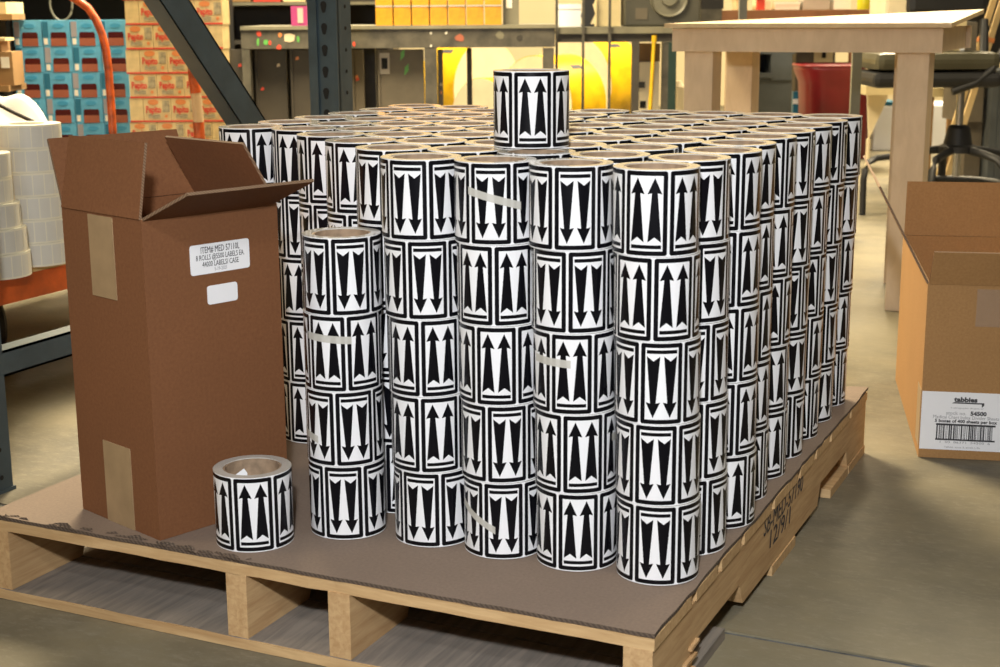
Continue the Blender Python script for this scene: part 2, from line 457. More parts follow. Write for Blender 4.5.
# ---------------------------------------------------------------- rolls of arrow labels
R, H = 0.0525, 0.1033
RC0, RC1 = 0.0365, 0.0395
def roll_mesh(name, down):
    n = 60; me = bpy.data.meshes.new(name); e = 0.0006
    vs, fs, mi, uvs, smo = [], [], [], [], []
    for j in range(n):
        for a in (j, j+1):
            pass
    ring = [(R, 0.0), (R, H)]
    for j in range(n+1):
        a = 2*PI*j/n
        vs += [(R*math.cos(a), R*math.sin(a), 0), (R*math.cos(a), R*math.sin(a), H)]
    for j in range(n):
        fs.append((2*j, 2*j+2, 2*j+3, 2*j+1)); mi.append(0); smo.append(True)
        u0, u1 = 6*j/n, 6*(j+1)/n
        uvs += ([(u0, 1), (u1, 1), (u1, 0), (u0, 0)] if down else [(u0, 0), (u1, 0), (u1, 1), (u0, 1)])
    for z, flip in ((0, True), (H, False)):
        o = len(vs)
        for j in range(n):
            a = 2*PI*j/n
            vs += [(R*math.cos(a), R*math.sin(a), z), (RC1*math.cos(a), RC1*math.sin(a), z)]
        for j in range(n):
            q = (o+2*j, o+2*((j+1) % n), o+2*((j+1) % n)+1, o+2*j+1)
            fs.append(q[::-1] if flip else q); mi.append(1); smo.append(False); uvs += [(0, 0)]*4
    o = len(vs)
    for j in range(n):
        a = 2*PI*j/n
        vs += [(RC1*math.cos(a), RC1*math.sin(a), 0), (RC1*math.cos(a), RC1*math.sin(a), H)]
    for j in range(n):
        fs.append((o+2*j, o+2*j+1, o+2*((j+1) % n)+1, o+2*((j+1) % n))); mi.append(1); smo.append(True); uvs += [(0, 0)]*4
    me.from_pydata(vs, [], fs)
    me.materials.append(MATS['arrow_print']); me.materials.append(MATS['wound_edge'])
    me.polygons.foreach_set('material_index', mi); me.polygons.foreach_set('use_smooth', smo)
    ul = me.uv_layers.new(name='UVMap')
    ul.data.foreach_set('uv', [c for q in uvs for c in q])
    me.update(); return me
ME_UP, ME_DN = roll_mesh('label_web_up', False), roll_mesh('label_web_down', True)
zt = H-0.0012
ME_CORE = MB().lathe([(RC0, 0.0008), (RC1, 0.0008), (RC1, zt), (RC0, zt)], 40, 0, True, close=True).mesh('core', ('core_board',))
GAP = 0.0003

def tape_on(roll, a0, z0, a1, z1, w=0.010):
    """strip of clear tape wrapped on a roll; angles in degrees in the roll's own frame"""
    n = 14; vs = []
    for i in range(n+1):
        t = i/n; a = math.radians(a0+(a1-a0)*t); z = H*(z0+(z1-z0)*t)
        for rr, dz in ((R+0.0005, -w/2), (R+0.0005, w/2)): vs.append((rr*math.cos(a), rr*math.sin(a), z+dz))
    o = MB().add(vs, [(2*i, 2*i+2, 2*i+3, 2*i+1) for i in range(n)], 0, True).build('tape_strip', 'clear_tape', roll)
    o['label'] = 'strip of clear tape'
    return o
ROLLS = 0
def roll(x, y, z, up, phase, label, group, core=True, tilt=None):
    o = bpy.data.objects.new('label_roll', ME_UP if up else ME_DN); COL.objects.link(o)
    a = math.atan2(CAM.y-y, CAM.x-x)
    o.location = (x, y, z); o.rotation_euler = (tilt[0] if tilt else 0, tilt[1] if tilt else 0, a + math.radians(phase))
    tag(o, label, 'label roll', group)
    if core:
        c = bpy.data.objects.new('core', ME_CORE); COL.objects.link(c); c.parent = o
    o['face'] = phase
    return o

# columns from the right: x, y of its front stack, number of stacks going back
COLS = [(-0.066, 0.187, 9), (-0.1718, 0.188, 9), (-0.2776, 0.190, 9), (-0.3834, 0.189, 9),
        (-0.4925, 0.290, 8), (-0.5938, 0.374, 7), (-0.6930, 0.452, 6), (-0.7938, 0.534, 6), (-0.8990, 0.536, 6)]
PITCH_Y = 0.1142
# (arrows up?, phase) read for the front row, top tier last
FRONT = {0: [(0, -34), (0, -33), (0, -24), (1, -5), (1, 17)],
         1: [(1, -28), (1, -19), (1, -34), (0, -8), (0, -24)],
         2: [(0, -30), (0, -21), (1, -35), (1, -6), (0, 23)],
         3: [(0, 10), (1, -15), (1, -11), (0, -25), (0, 9)]}
RIGHT_UP = {1: (0, 0, 0, 0, 0), 2: (1, 1, 1, 1, 1), 3: (1, 1, 1, 1, 1), 4: (1, 1, 1, 1, 1), 5: (0, 0, 0, 0, 0), 6: (1, 1, 1, 1, 1), 7: (0, 0, 0, 0, 0), 8: (1, 1, 1, 0, 1)}
RIGHT_PH = {1: (30, 24, 34, 12, 2), 2: (50, 26, 30, 24, 28), 4: (5, 10, 50, 4, 44), 5: (40, 18, 52, 8, 2), 6: (48, 36, 55, 4, 22), 7: (16, 40, 6, 46, 55), 8: (50, 10, 34, 12, 14)}
rs = random.Random(5)
TIERW = ['bottom tier', 'second tier', 'third tier', 'fourth tier', 'top tier']
TAPES = {}
for ci, (cx, cy0, nrow) in enumerate(COLS):
    for k in range(nrow):
        for t in range(5):
            jx, jy = (rs.uniform(-0.0003, 0.0003), rs.uniform(-0.0015, 0.0015)) if ci < 4 else (0.0, 0.0)
            if ci == 0 and k in (1, 2): jx += (0.003, 0.012)[k-1]
            up, ph = rs.random() < 0.6, rs.uniform(-30, 30)
            if k == 0 and ci in FRONT: up, ph = FRONT[ci][t]
            elif ci == 0:
                up = RIGHT_UP[k][t]; ph = RIGHT_PH.get(k, (0, 20, 40, 10, 30))[t]
            elif ci >= 4 and k <= 1 and t == 4: up = ci != 4 or k
            arrows = 'arrows up' if up else 'arrows down'
            hidden = t < 4 and ci > 0 and k > 0 and not (ci >= 4 and k <= 1) and ci < 8
            col = 'rightmost column' if ci == 0 else ('leftmost column' if ci == 8 else ORD[ci+1]+' column from right')
            rowtxt = ('front stack' if k == 0 else ORD[k+1]+' stack from front')
            if hidden: lab, grp = 'black and white arrow label roll buried inside the stacked pile', 'arrow label rolls buried in the pile'
            else: lab, grp = f'arrow label roll, {TIERW[t]}, {col}, {rowtxt}, {arrows}', 'arrow label rolls stacked on the pallet'
            o = roll(cx+jx+((0.0045-0.0011*k+(-0.0023+0.0005*k)*t-(0.006 if (k == 0 and ci > 0) else 0.0)) if ci < 4 else 0.0), cy0+k*PITCH_Y+jy, t*(H+GAP)+0.0012, up, ph, lab, grp, core=(t == 4))
            if k == 0: TAPES[ci, t] = o
# the four-high stack at the front left
ASET = [(0, -37), (0, -15), (1, 4), (0, -17)]
AX, AY = -0.507, 0.166
for t, (up, ph) in enumerate(ASET):
    w = ['bottom', 'second', 'third', 'topmost'][t]
    TAPES['A', t] = roll(AX+(0.002 if t > 1 else -0.001)*(t % 2), AY, t*(H+GAP)+0.0012, up, ph, f'{w} arrow label roll of the low four-high stack at front left', 'arrow label rolls stacked on the pallet', core=(t == 3))
def tp(key, a0, z0, a1, z1):
    o = TAPES[key]; p = o['face']; tape_on(o, a0-p, z0, a1-p, z1)
tp((2, 4), -40, 0.66, 37, 0.47); tp(('A', 2), -60, 0.72, 12, 0.68); tp(('A', 1), -90, 0.42, -44, 0.34)
tp((1, 2), -66, 0.66, -5, 0.63); tp((2, 0), -75, 0.66, -12, 0.38); tp((3, 4), 55, 0.62, 88, 0.56); tp((3, 2), 55, 0.62, 85, 0.6); tp((3, 1), 55, 0.55, 85, 0.5); tp((1, 1), 60, 0.66, 88, 0.64)
for o in list(bpy.data.objects):
    if 'face' in o: del o['face']
roll(-0.320, 0.3755, 5*(H+GAP)+0.0015, 1, -28, 'single arrow label roll standing alone on top of the pile', 'arrow label rolls stacked on the pallet')
lo = roll(-0.6000, 0.074, 0.0004, 1, -31, 'single arrow label roll standing apart in front of the tall brown box', 'arrow label rolls stacked on the pallet', tilt=(0.0, 0.0))
sx_, sn_ = RT0, FH                                        # scrap of a label standing in the core
rinv = Matrix.Rotation(-lo.rotation_euler.z, 3, 'Z')
sp_ = MB().add([rinv @ (sx_*p_[0] + sn_*p_[1] + Vector((0, 0, p_[2]))) for p_ in ((-0.024, -0.012, 0.075), (-0.006, -0.006, 0.075), (-0.006, -0.006, 0.0960), (-0.010, -0.007, 0.1025), (-0.022, -0.011, 0.0945))], [(0, 1, 2, 3, 4)]).build('label_scrap', 'sticker_white', lo)

# ---------------------------------------------------------------- tall brown box
BC = Vector((-0.714, 0.0135, 0.0))                        # near bottom corner
V1 = Vector((math.cos(1.252), math.sin(1.252), 0.0)); V2 = Vector((-0.936, 0.352, 0.0)).normalized()
V2 = Vector((-V1.y, V1.x, 0))
BX, BY, BH, TH = 0.2220, 0.196, 0.44, 0.005
tb = thing('tall_box', 'tall open brown corrugated box standing at the left of the pallet', 'cardboard box', BC+Vector((0, 0, 0.0005)), math.atan2(V1.y, V1.x))
# local frame: x along the right-hand face (going back), y along the left-hand face (going left), z up
mb = MB().bb(0, BX, 0, TH, 0, BH).bb(0, BX, BY-TH, BY, 0, BH).bb(0, TH, TH, BY-TH, 0, BH).bb(BX-TH, BX, TH, BY-TH, 0, BH).bb(TH, BX-TH, TH, BY-TH, 0, TH)
mb.build('box_body', 'box_brown', tb)
def flap(parent, p0, p1, outn, ang, l, name='flap', mats=('box_brown', 'corrugated_edge'), inset=0.002, thick=0.004):
    """flap hinged on p0-p1; ang 0 lies outward, 90 stands upright, above 90 leans inward"""
    p0, p1 = Vector(p0), Vector(p1); o = Vector(outn).normalized()
    d = o*math.cos(ang) + Vector((0, 0, 1))*math.sin(ang)
    a = (p1-p0).normalized(); n = a.cross(d)
    q0, q1 = p0+a*inset, p1-a*inset
    c0, c1 = q0+d*l+a*0.003, q1+d*l-a*0.003
    h = n*(thick/2)
    vs = [q0-h, q1-h, c1-h, c0-h, q0+h, q1+h, c1+h, c0+h]
    mb = MB(); mb.add(vs, [(0, 1, 2, 3), (4, 7, 6, 5)], 0); mb.add(vs, [(0, 4, 5, 1), (1, 5, 6, 2), (2, 6, 7, 3), (3, 7, 4, 0)], 1)
    return mb.build(name, mats, parent)
flap(tb, (0, 0, BH), (BX-0.009, 0, BH), (0, -1, 0), 0.39, 0.108)             # right-hand flap lies out
flap(tb, (0, 0, BH), (0, BY, BH), (-1, 0, 0), 1.75, 0.100)             # left-hand flap stands up
flap(tb, (BX, 0, BH), (BX, BY, BH), (1, 0, 0), 2.09, 0.100)            # rear flap leans in
flap(tb, (0, BY, BH), (BX, BY, BH), (0, 1, 0), 1.22, 0.098)            # far left flap leans out
# tapes on the left-hand face
def lface(y0, y1, z0, z1, name, mat, lab, sk=0.0):
    e = 0.0012
    o = MB().bb(-e, 0.0002, y0, y1, z0, z1).build(name, mat, tb); o['label'] = lab; return o
lface(0.068, 0.128, 0.325, 0.437, 'tape', 'paper_tape', 'pale tape strip over the top seam')
lface(0.060, 0.128, 0.0, 0.118, 'tape', 'paper_tape', 'pale tape strip at the foot')
# stickers on the right-hand face
def sticker(parent, name, x0, x1, z0, z1, lab, y=-0.001, r=0.004, slope=0.0):
    pts = []
    for cx, cz, a0 in ((x1-r, z0+r, -90), (x1-r, z1-r, 0), (x0+r, z1-r, 90), (x0+r, z0+r, 180)):
        for k in range(5):
            a = math.radians(a0+k*22.5); px = cx+r*math.cos(a)
            pts.append((px, cz+r*math.sin(a)+slope*(px-x0)))
    o = MB().prism(pts, y, 0.0003, 0, 'y').build(name, 'sticker_white', parent); o['label'] = lab; return o
st = sticker(tb, 'sticker', 0.072, 0.170, 0.356, 0.397, 'white printed sticker', slope=0.0)
for body, sz, zz, w, ink in (('ITEM# MED 57110L', 0.0125, 0.3885, 0.064, 'ink'), ('8 ROLLS @5500 LABELS EA.', 0.0105, 0.3785, 0.080, 'ink'), ('44000 LABELS/ CASE', 0.0105, 0.3690, 0.060, 'ink'), ('5-19-2021', 0.007, 0.3612, 0.020, 'ink_grey')):
    text(st, body, sz, plane_matrix((0.121, -0.0013, zz), (1, 0, 0), (0, 0, 1)), ink, width=w)
sticker(tb, 'sticker', 0.097, 0.147, 0.313, 0.339, 'blank white sticker')

# ---------------------------------------------------------------- open box on the floor at the right
RB = Vector((0.0974, 1.234, FLOOR)); RU = Vector((0.9694, 0.2455, 0)); 
rb = thing('shipping_box', 'open tan shipping box with barcode label standing on the floor at right', 'cardboard box', RB+Vector((0, 0, 0.0005)), math.atan2(RU.y, RU.x))
RW, RD, RH = 0.46, 0.60, 0.333
MB().bb(0, RW, 0, TH, 0, RH).bb(0, RW, RD-TH, RD, 0, RH).bb(0, TH, TH, RD-TH, 0, RH).bb(RW-TH, RW, TH, RD-TH, 0, RH).bb(TH, RW-TH, TH, RD-TH, 0, TH).build('box_body', 'box_tan', rb)
flap(rb, (0, 0, RH), (RW, 0, RH), (0, -1, 0), 1.15, 0.070, mats=('box_tan', 'corrugated_edge'))
flap(rb, (0, RD, RH), (RW, RD, RH), (0, 1, 0), 1.35, 0.120, mats=('box_tan', 'corrugated_edge'))
flap(rb, (0, 0, RH), (0, RD, RH), (-1, 0, 0), 1.08, 0.20, mats=('box_tan', 'corrugated_edge'))
flap(rb, (RW, 0, RH), (RW, RD, RH), (1, 0, 0), 0.6, 0.20, mats=('box_tan', 'corrugated_edge'))
ls = MB().bb(0.001, 0.158, -0.001, 0.0003, 0.017, 0.129).build('sticker', 'sticker_white', rb); ls['label'] = 'white barcode sticker'
MB().bb(-0.0008, 0.0003, 0.004, 0.07, 0.02, 0.13).build('tape', 'paper_tape', rb)
tpz = MB().bb(0.088, 0.20, -0.0008, 0.0003, 0.255, 0.325).build('tape', 'faint_tape', rb)
fz = lambda x, z: plane_matrix((x, -0.0013, z), (1, 0, 0), (0, 0, 1))
text(ls, 'tabbies', 0.0125, fz(0.080, 0.1150), 'ink', bold=0.0006, width=0.042)
MB().add([(0.055, -0.0014, 0.1075), (0.113, -0.0014, 0.1075), (0.113, -0.0014, 0.1100), (0.059, -0.0014, 0.1100)], [(0, 1, 2, 3)]).add([(0.109, -0.0014, 0.1015), (0.113, -0.0014, 0.1050), (0.113, -0.0014, 0.1085), (0.109, -0.0014, 0.1085)], [(0, 1, 2, 3)]).build('logo_underline', 'ink', ls)
text(ls, 'a xerographic division of', 0.0040, fz(0.083, 0.0990), 'ink_grey', width=0.058)
text(ls, 'stock no.', 0.0100, fz(0.064, 0.0885), 'ink_grey', width=0.036)
text(ls, '54500', 0.0105, fz(0.104, 0.0888), 'ink', bold=0.0005, width=0.029)
text(ls, 'Medical Chart Index Divider Sheets', 0.0092, fz(0.082, 0.0805), 'ink_grey', width=0.118)
text(ls, '5 boxes of 400 sheets per box', 0.0085, fz(0.082, 0.0730), 'ink', bold=0.0003, width=0.112)
bars = MB().bb(0.029, 0.136, -0.0014, -0.0011, 0.0645, 0.0680).bb(0.029, 0.136, -0.0014, -0.0011, 0.0355, 0.0385)
rs = random.Random(9); xx = 0.030
while xx < 0.133:
    w = rs.choice((0.0008, 0.0012, 0.0018, 0.0026)); bars.bb(xx, xx+w, -0.0014, -0.0011, 0.0385, 0.0645); xx += w+rs.choice((0.0009, 0.0014, 0.0022))
bars.build('barcode', 'ink', ls)
text(ls, '1  00  86371  54500  6', 0.0062, fz(0.082, 0.0320), 'ink_grey', width=0.090)
text(ls, 'Tabbies, Itasca, IL 60143-1174', 0.0045, fz(0.078, 0.0225), 'ink_grey', width=0.064)

# ---------------------------------------------------------------- steel rack upright frame at the left
rk = thing('rack_upright', 'dark blue-grey perforated steel rack frame with a diagonal brace', 'storage rack', (-1.34, 0, FLOOR))
def post(y0, name='post'):
    # open channel: front web with teardrop holes faces -y, side flange with round holes faces +x
    p = MB().bb(-0.080, 0.0, y0, y0+0.004, 0, 2.6).bb(-0.004, 0.0, y0, y0+0.060, 0, 2.6).bb(-0.080, -0.076, y0, y0+0.060, 0, 2.6)
    # raised rib either side of the perforated strip
    p.bb(-0.020, 0.0, y0-0.006, y0, 0, 2.6).bb(-0.080, -0.056, y0-0.006, y0, 0, 2.6)
    o = p.build(name, 'rack_steel', rk)
    tear = []; rnd = []
    for k in range(22):
        z = 0.0284+k*0.0508
        if z > 1.1: break
        pts = []
        for j in range(9): a = PI*j/8; pts.append((0.0085*math.cos(a), 0.004+0.0085*math.sin(a)))
        pts += [(-0.0045, -0.013), (0, -0.015), (0.0045, -0.013)]
        MB().prism([(-0.038+q[0], z+q[1]) for q in pts], y0-0.0008, y0+0.0002, 0, 'y').build('teardrop_hole', 'hole_dark', o)
        c = [(0.0045*math.cos(2*PI*j/10), 0.0045*math.sin(2*PI*j/10)) for j in range(10)]
        MB().prism([(y0+0.034+q[0], z+q[1]) for q in c], -0.0002, 0.0008, 0, 'x').build('round_hole', 'hole_dark', o)
    MB().bb(-0.10, 0.003, y0-0.02, y0+0.064, 0, 0.006).build('base_plate', 'rack_steel', o)
    return o
post(0.330); post(1.547)
def channel(a, bpt, w, name):
    a, bpt = Vector(a), Vector(bpt); d = (bpt-a); L_ = d.length; d.normalize(); n = Vector((1, 0, 0)); s_ = n.cross(d)
    Mx = Matrix(((d.x, s_.x, n.x, a.x), (d.y, s_.y, n.y, a.y), (d.z, s_.z, n.z, a.z), (0, 0, 0, 1)))
    m_ = MB().box((L_/2, 0, -0.002), (L_, w, 0.004), 0, Mx).box((L_/2, w/2-0.002, -0.02), (L_, 0.004, 0.04), 0, Mx).box((L_/2, -w/2+0.002, -0.02), (L_, 0.004, 0.04), 0, Mx)
    return m_.build(name, 'rack_steel', rk)
channel((-0.004, 0.39, 0.228), (-0.004, 1.547, 0.228), 0.046, 'horizontal_brace')
channel((-0.004, 0.39, 1.408), (-0.004, 1.547, 0.230), 0.070, 'diagonal_brace')
channel((-0.004, 0.39, 1.75), (-0.004, 1.547, 1.75), 0.046, 'horizontal_brace')

# ---------------------------------------------------------------- low orange shelf with rolls of blank labels
SX = -1.70
sh2 = thing('rack_shelf', 'low orange steel shelf with a plywood deck at the left', 'shelf', (SX, 0, FLOOR))
zt0, zt1 = 0.236, 0.290
MB().bb(-0.045, 0.0, 0.15, 2.05, zt0, zt1).build('beam', 'orange_paint', sh2)
MB().bb(-0.85, -0.805, 0.15, 2.05, zt0, zt1).build('beam', 'orange_paint', sh2)
MB().bb(-0.85, -0.001, 0.15, 2.05, zt1, zt1+0.014).build('deck', 'shelf_ply', sh2)
for x0 in (-0.045, -0.85):
    for y0 in (0.15, 2.005): MB().bb(x0, x0+0.045, y0, y0+0.045, 0, zt0).bb(x0-0.01, x0+0.055, y0-0.01, y0+0.055, 0, 0.005).build('leg', 'orange_paint', sh2)
SHZ = FLOOR+zt1+0.0145
def blank_roll(x, y, z, r, h, lab, grp, rot):
    o = thing('blank_label_roll', lab, 'label roll', (x, y, z), rot, grp)
    MB().lathe([(r*0.52, 0), (r, 0), (r, h), (r*0.52, h)], 48, 0, True, close=True).build('label_web', 'white_label_gap', o)
    lb = MB(); n = 18
    for k in range(n):
        a0, a1 = 2*PI*(k+0.05)/n, 2*PI*(k+0.95)/n; vs = []
        for j in range(4):
            a = a0+(a1-a0)*j/3
            for z_ in (0.004, h-0.004): vs.append(((r+0.0004)*math.cos(a), (r+0.0004)*math.sin(a), z_))
        lb.add(vs, [(2*j, 2*j+2, 2*j+3, 2*j+1) for j in range(3)], 0, True)
    lb.build('blank_labels', 'white_label_side', o)
    return o
far = on_plane(37.5, 262, (0, 0, 1), SHZ); near = on_plane(-3, 275, (0, 0, 1), SHZ)
hh = 0.0492
for k in range(6):
    blank_roll(far.x, far.y, SHZ+k*(hh+0.0005), 0.0690, hh, f'white blank label roll, {ORD[k+1]} from the bottom of the taller stack', 'rolls of blank labels on the shelf', k*0.9)
hh = 0.0497
for k in range(5):
    dx = (0, -0.004, -0.014, -0.026, -0.026)[k]
    blank_roll(near.x+dx*RT0.x, near.y+dx*RT0.y, SHZ+k*(hh+0.0005), 0.0690, hh, f'white blank label roll, {ORD[k+1]} from the bottom of the shorter stack', 'rolls of blank labels on the shelf', k*0.6)
# black tyre on the floor under the shelf
wp = on_plane(-8, 352, (0, 0, 1), FLOOR)
wh = thing('rubber_wheel', 'black rubber wheel on the floor behind the rack brace', 'wheel', (wp.x, wp.y, FLOOR+0.075), RZ-0.9)
Mx = Matrix.Rotation(PI/2, 4, 'X')
MB().lathe([(0.045, -0.02), (0.068, -0.02), (0.075, -0.012), (0.075, 0.012), (0.068, 0.02), (0.045, 0.02)], 32, 0, True, Mx, True).build('tyre', 'rubber', wh)
MB().lathe([(0.0, -0.014), (0.046, -0.014), (0.046, 0.014), (0.0, 0.014)], 24, 0, True, Mx).build('hub', 'dark_steel', wh)

# ---------------------------------------------------------------- background things, built in frames facing the camera azimuth
class BG:
    """a thing standing at horizontal distance dh, its base on the floor under pixel column px"""
    def __init__(s, name, label, cat, px, dh, group=None, base=None, py=60):
        p = P(px, py, dh); s.p = Vector((p.x, p.y, FLOOR if base is None else base)); s.dh = dh
        s.o = thing(name, label, cat, s.p, RZ, group)
    def l(s, px, py, y=0.0):
        q = P(px, py, s.dh+y)-s.p
        return q.dot(RT0), q.z
    def box(s, name, mat, x0, y0, x1, y1, y=0.0, t=0.1, z0=None, parent=None, ch=0.0, lab=None):
        """front face spans pixels (x0,y0)-(x1,y1) at depth y behind the thing's front; t is its real thickness"""
        xm, ym = (x0+x1)/2, (y0+y1)/2
        a, _ = s.l(x0, ym, y); b_, _ = s.l(x1, ym, y); _, zt_ = s.l(xm, y0, y); _, zb_ = s.l(xm, y1, y)
        if z0 is not None: zb_ = z0
        mb = MB()
        if ch: mb.chamfer(((a+b_)/2, y+t/2, (zt_+zb_)/2), (b_-a, t, zt_-zb_), ch)
        else: mb.bb(a, b_, y, y+t, zb_, zt_)
        o = mb.build(name, mat, parent or s.o)
        if lab: o['label'] = lab
        return o

# --- light blue shrink-wrapped cases
def blue_stack():
    dh = 5.6
    zs = [P(75, yy_, dh).z for yy_ in (20, 46, 72, 97.5, 123)]
    th = (zs[0]-zs[4])/4
    n = int((zs[0]-FLOOR-0.11)/th); base = zs[0]-n*th
    pb = BG('storage_pallet', 'wooden pallet under the stack of light blue cases', 'pallet', 75, dh-0.01)
    a, _ = pb.l(16, 60); b_, _ = pb.l(126, 60); zt_ = base-FLOOR-0.001
    for yb in (0.0, 0.08): MB().bb(a, b_, yb, yb+0.07, zt_-0.018, zt_).build('deck_board', 'pine_x', pb.o)
    for xb in (a, (a+b_)/2-0.02, b_-0.04): MB().bb(xb, xb+0.04, 0, 0.15, 0, zt_-0.018).build('stringer', 'pine_y', pb.o)
    w = (P(128, 60, dh)-P(14, 60, dh)).length/4
    for t in range(n):
        for c_ in range(4):
            z = base+t*th+0.0005
            org = P(14, 60, dh) + RT0*(w*c_ + 0.006*((t*3) % 4)/2) 
            o = thing('blue_case', f'light blue case, {ORD[n-t]} tier from the top, {ORD[c_+1]} from the left', 'case', (org.x, org.y, z), RZ, 'light blue cases behind the tall box')
            ww, hh_ = w-0.002, th-0.001
            MB().bb(0, ww, 0, 0.16, 0, hh_).build('carton', 'blue_case', o)
            MB().bb(ww*0.30, ww*0.86, -0.002, 0.001, 0.0, hh_*0.30).build('tray_front', 'case_tray', o)
            zz = hh_*0.54; pts = [(ww*0.30, hh_*0.30), (ww*0.86, hh_*0.30), (ww*0.86, zz-0.006), (ww*0.82, zz), (ww*0.34, zz), (ww*0.30, zz-0.006)]
            MB().prism(pts, -0.0015, 0.001, 0, 'y').build('window', 'case_window', o)
            MB().bb(ww*0.02, ww*0.22, -0.0015, 0.001, hh_*0.35, hh_*0.95).build('side_stripe', 'blue_dark' if (t+c_) % 2 else 'case_code', o)
            MB().bb(ww*0.05, ww*0.18, -0.0015, 0.001, hh_*0.06, hh_*0.30).build('side_mark', 'white_box', o)
            e = [(ww*0.58+ww*0.2*math.cos(k*PI/8), hh_*0.78+hh_*0.09*math.sin(k*PI/8)) for k in range(16)]
            MB().prism(e, -0.0012, 0.001, 0, 'y').build('emblem', 'blue_dark' if False else 'blue_mid', o)
plain('blue_mid', (0.06, 0.34, 0.60), 0.35)
blue_stack()

# --- cream cases with red lettering
def cream_stack():
    dh = 5.38
    zs = [P(175, yy_, dh).z for yy_ in (0, 24.3, 48.8, 73.2, 98)]
    th = (zs[0]-zs[4])/4
    top = zs[0]+2*th
    n = int((top-FLOOR-0.10)/th); base = top-n*th
    pb = BG('storage_pallet', 'wooden pallet under the stack of cream cases', 'pallet', 175, dh-0.01)
    a, _ = pb.l(131, 60); b_, _ = pb.l(224, 60); zt_ = base-FLOOR-0.001
    for yb in (0.0, 0.08): MB().bb(a, b_, yb, yb+0.07, zt_-0.018, zt_).build('deck_board', 'pine_x', pb.o)
    for xb in (a, (a+b_)/2-0.02, b_-0.04): MB().bb(xb, xb+0.04, 0, 0.15, 0, zt_-0.018).build('stringer', 'pine_y', pb.o)
    w = (P(224, 60, dh)-P(127, 60, dh)).length/3.5
    txt = None
    for t in range(n):
        half = t % 2
        xs = [0, 1, 2, 3] if half else [0, 1, 2, 3]
        for c_ in range(4):
            ww = w if c_ != (0 if half else 3) else w*0.5
            x0 = (c_*w if not half else (0 if c_ == 0 else (c_-0.5)*w))
            org = P(127, 60, dh) + RT0*(x0 + 0.004*math.sin(t*2.1))
            o = thing('cream_case', f'cream case with red lettering, {ORD[min(n-t,10)]} tier from the top, {ORD[c_+1]} from the left', 'case', (org.x, org.y, base+t*th+0.0005), RZ, 'cream cases behind the diagonal brace')
            hh_ = th-0.001; ww -= 0.0015
            MB().bb(0, ww, 0, 0.14, 0, hh_).build('carton', 'cream_case', o)
            MB().bb(0, ww, -0.0015, 0.001, 0, hh_*0.07).build('red_line', 'case_red', o)
            if ww > 0.08:
                global TXT
                if TXT is None:
                    q = text(o, 'Pepito', 0.034, plane_matrix((ww*0.36, -0.0018, hh_*0.52), (1, 0, 0), (0, 0, 1)), 'case_red', 'lettering', bold=0.0012, width=ww*0.56); TXT = q.data
                else: link('lettering', TXT, o)
                e = [(ww*0.36+ww*0.2*math.cos(k*PI/8), hh_*0.84+hh_*0.12*math.sin(k*PI/8)) for k in range(16)]
                MB().prism(e, -0.0012, 0.001, 0, 'y').build('emblem', 'case_orange', o)
                MB().bb(ww*0.70, ww*0.96, -0.0012, 0.001, hh_*0.42, hh_*0.9).build('text_panel', 'case_text_panel', o)
                MB().bb(ww*0.16, ww*0.6, -0.0012, 0.001, hh_*0.16, hh_*0.32).build('text_panel', 'case_text_panel', o)
                d = [(ww*0.82+0.006*math.cos(k*PI/5), hh_*0.25+0.006*math.sin(k*PI/5)) for k in range(10)]
                MB().prism(d, -0.0012, 0.001, 0, 'y').build('dot', 'case_orange', o)
TXT = None
cream_stack()

# --- orange tubular cart frame in front of the cases
cf = BG('tube_cart', 'orange scuffed tubular cart frame with bent uprights before the cases', 'cart', 150, 4.9)
def pxl(pts, y=0.0): return [(cf.l(a, b_, y)[0], y, cf.l(a, b_, y)[1]) for a, b_ in pts]
s0 = cf.l(100, 60)
left = pxl([(52, -16), (64, -8), (77, 0), (88, 8), (96, 20), (102, 34), (106, 50), (108.5, 70), (110, 90), (111.5, 110), (113, 135)])
left.append((left[-1][0]+0.003, 0, 0.10))
MB().tube(left, 0.0135, 12).build('upright_tube', 'orange_tube_paint', cf.o)
right = pxl([(160, -22), (170, -12), (179, 0), (186, 16), (190, 36), (192.5, 56), (194, 80)])
rb0 = right[-1]; MB().tube(right+[(rb0[0]+0.004, 0, cf.l(202, 93)[1])], 0.0185, 12).build('upright_tube', 'orange_tube_paint', cf.o)
w0, w1 = cf.l(202, 93)[1], cf.l(203, 122)[1]
MB().tube([(rb0[0]+0.004, 0, w0), (rb0[0]+0.008, 0, w1)], 0.0175, 12).build('pale_sleeve', 'pale_wrap', cf.o)
MB().tube([(rb0[0]+0.008, 0, w1), (rb0[0]+0.012, 0, 0.10)], 0.0185, 12).build('upright_tube', 'orange_tube_paint', cf.o)
MB().bb(left[-1][0]-0.05, rb0[0]+0.06, -0.05, 0.25, 0.08, 0.105).build('base_deck', 'dark_steel', cf.o)
for xx in (left[-1][0], rb0[0]):
    for y_ in (0.0, 0.2): MB().lathe([(0, -0.015), (0.04, -0.015), (0.04, 0.015), (0, 0.015)], 20, 0, True, Matrix.Translation((xx, y_, 0.04)) @ Matrix.Rotation(PI/2, 4, 'Y')).build('wheel', 'rubber', cf.o)

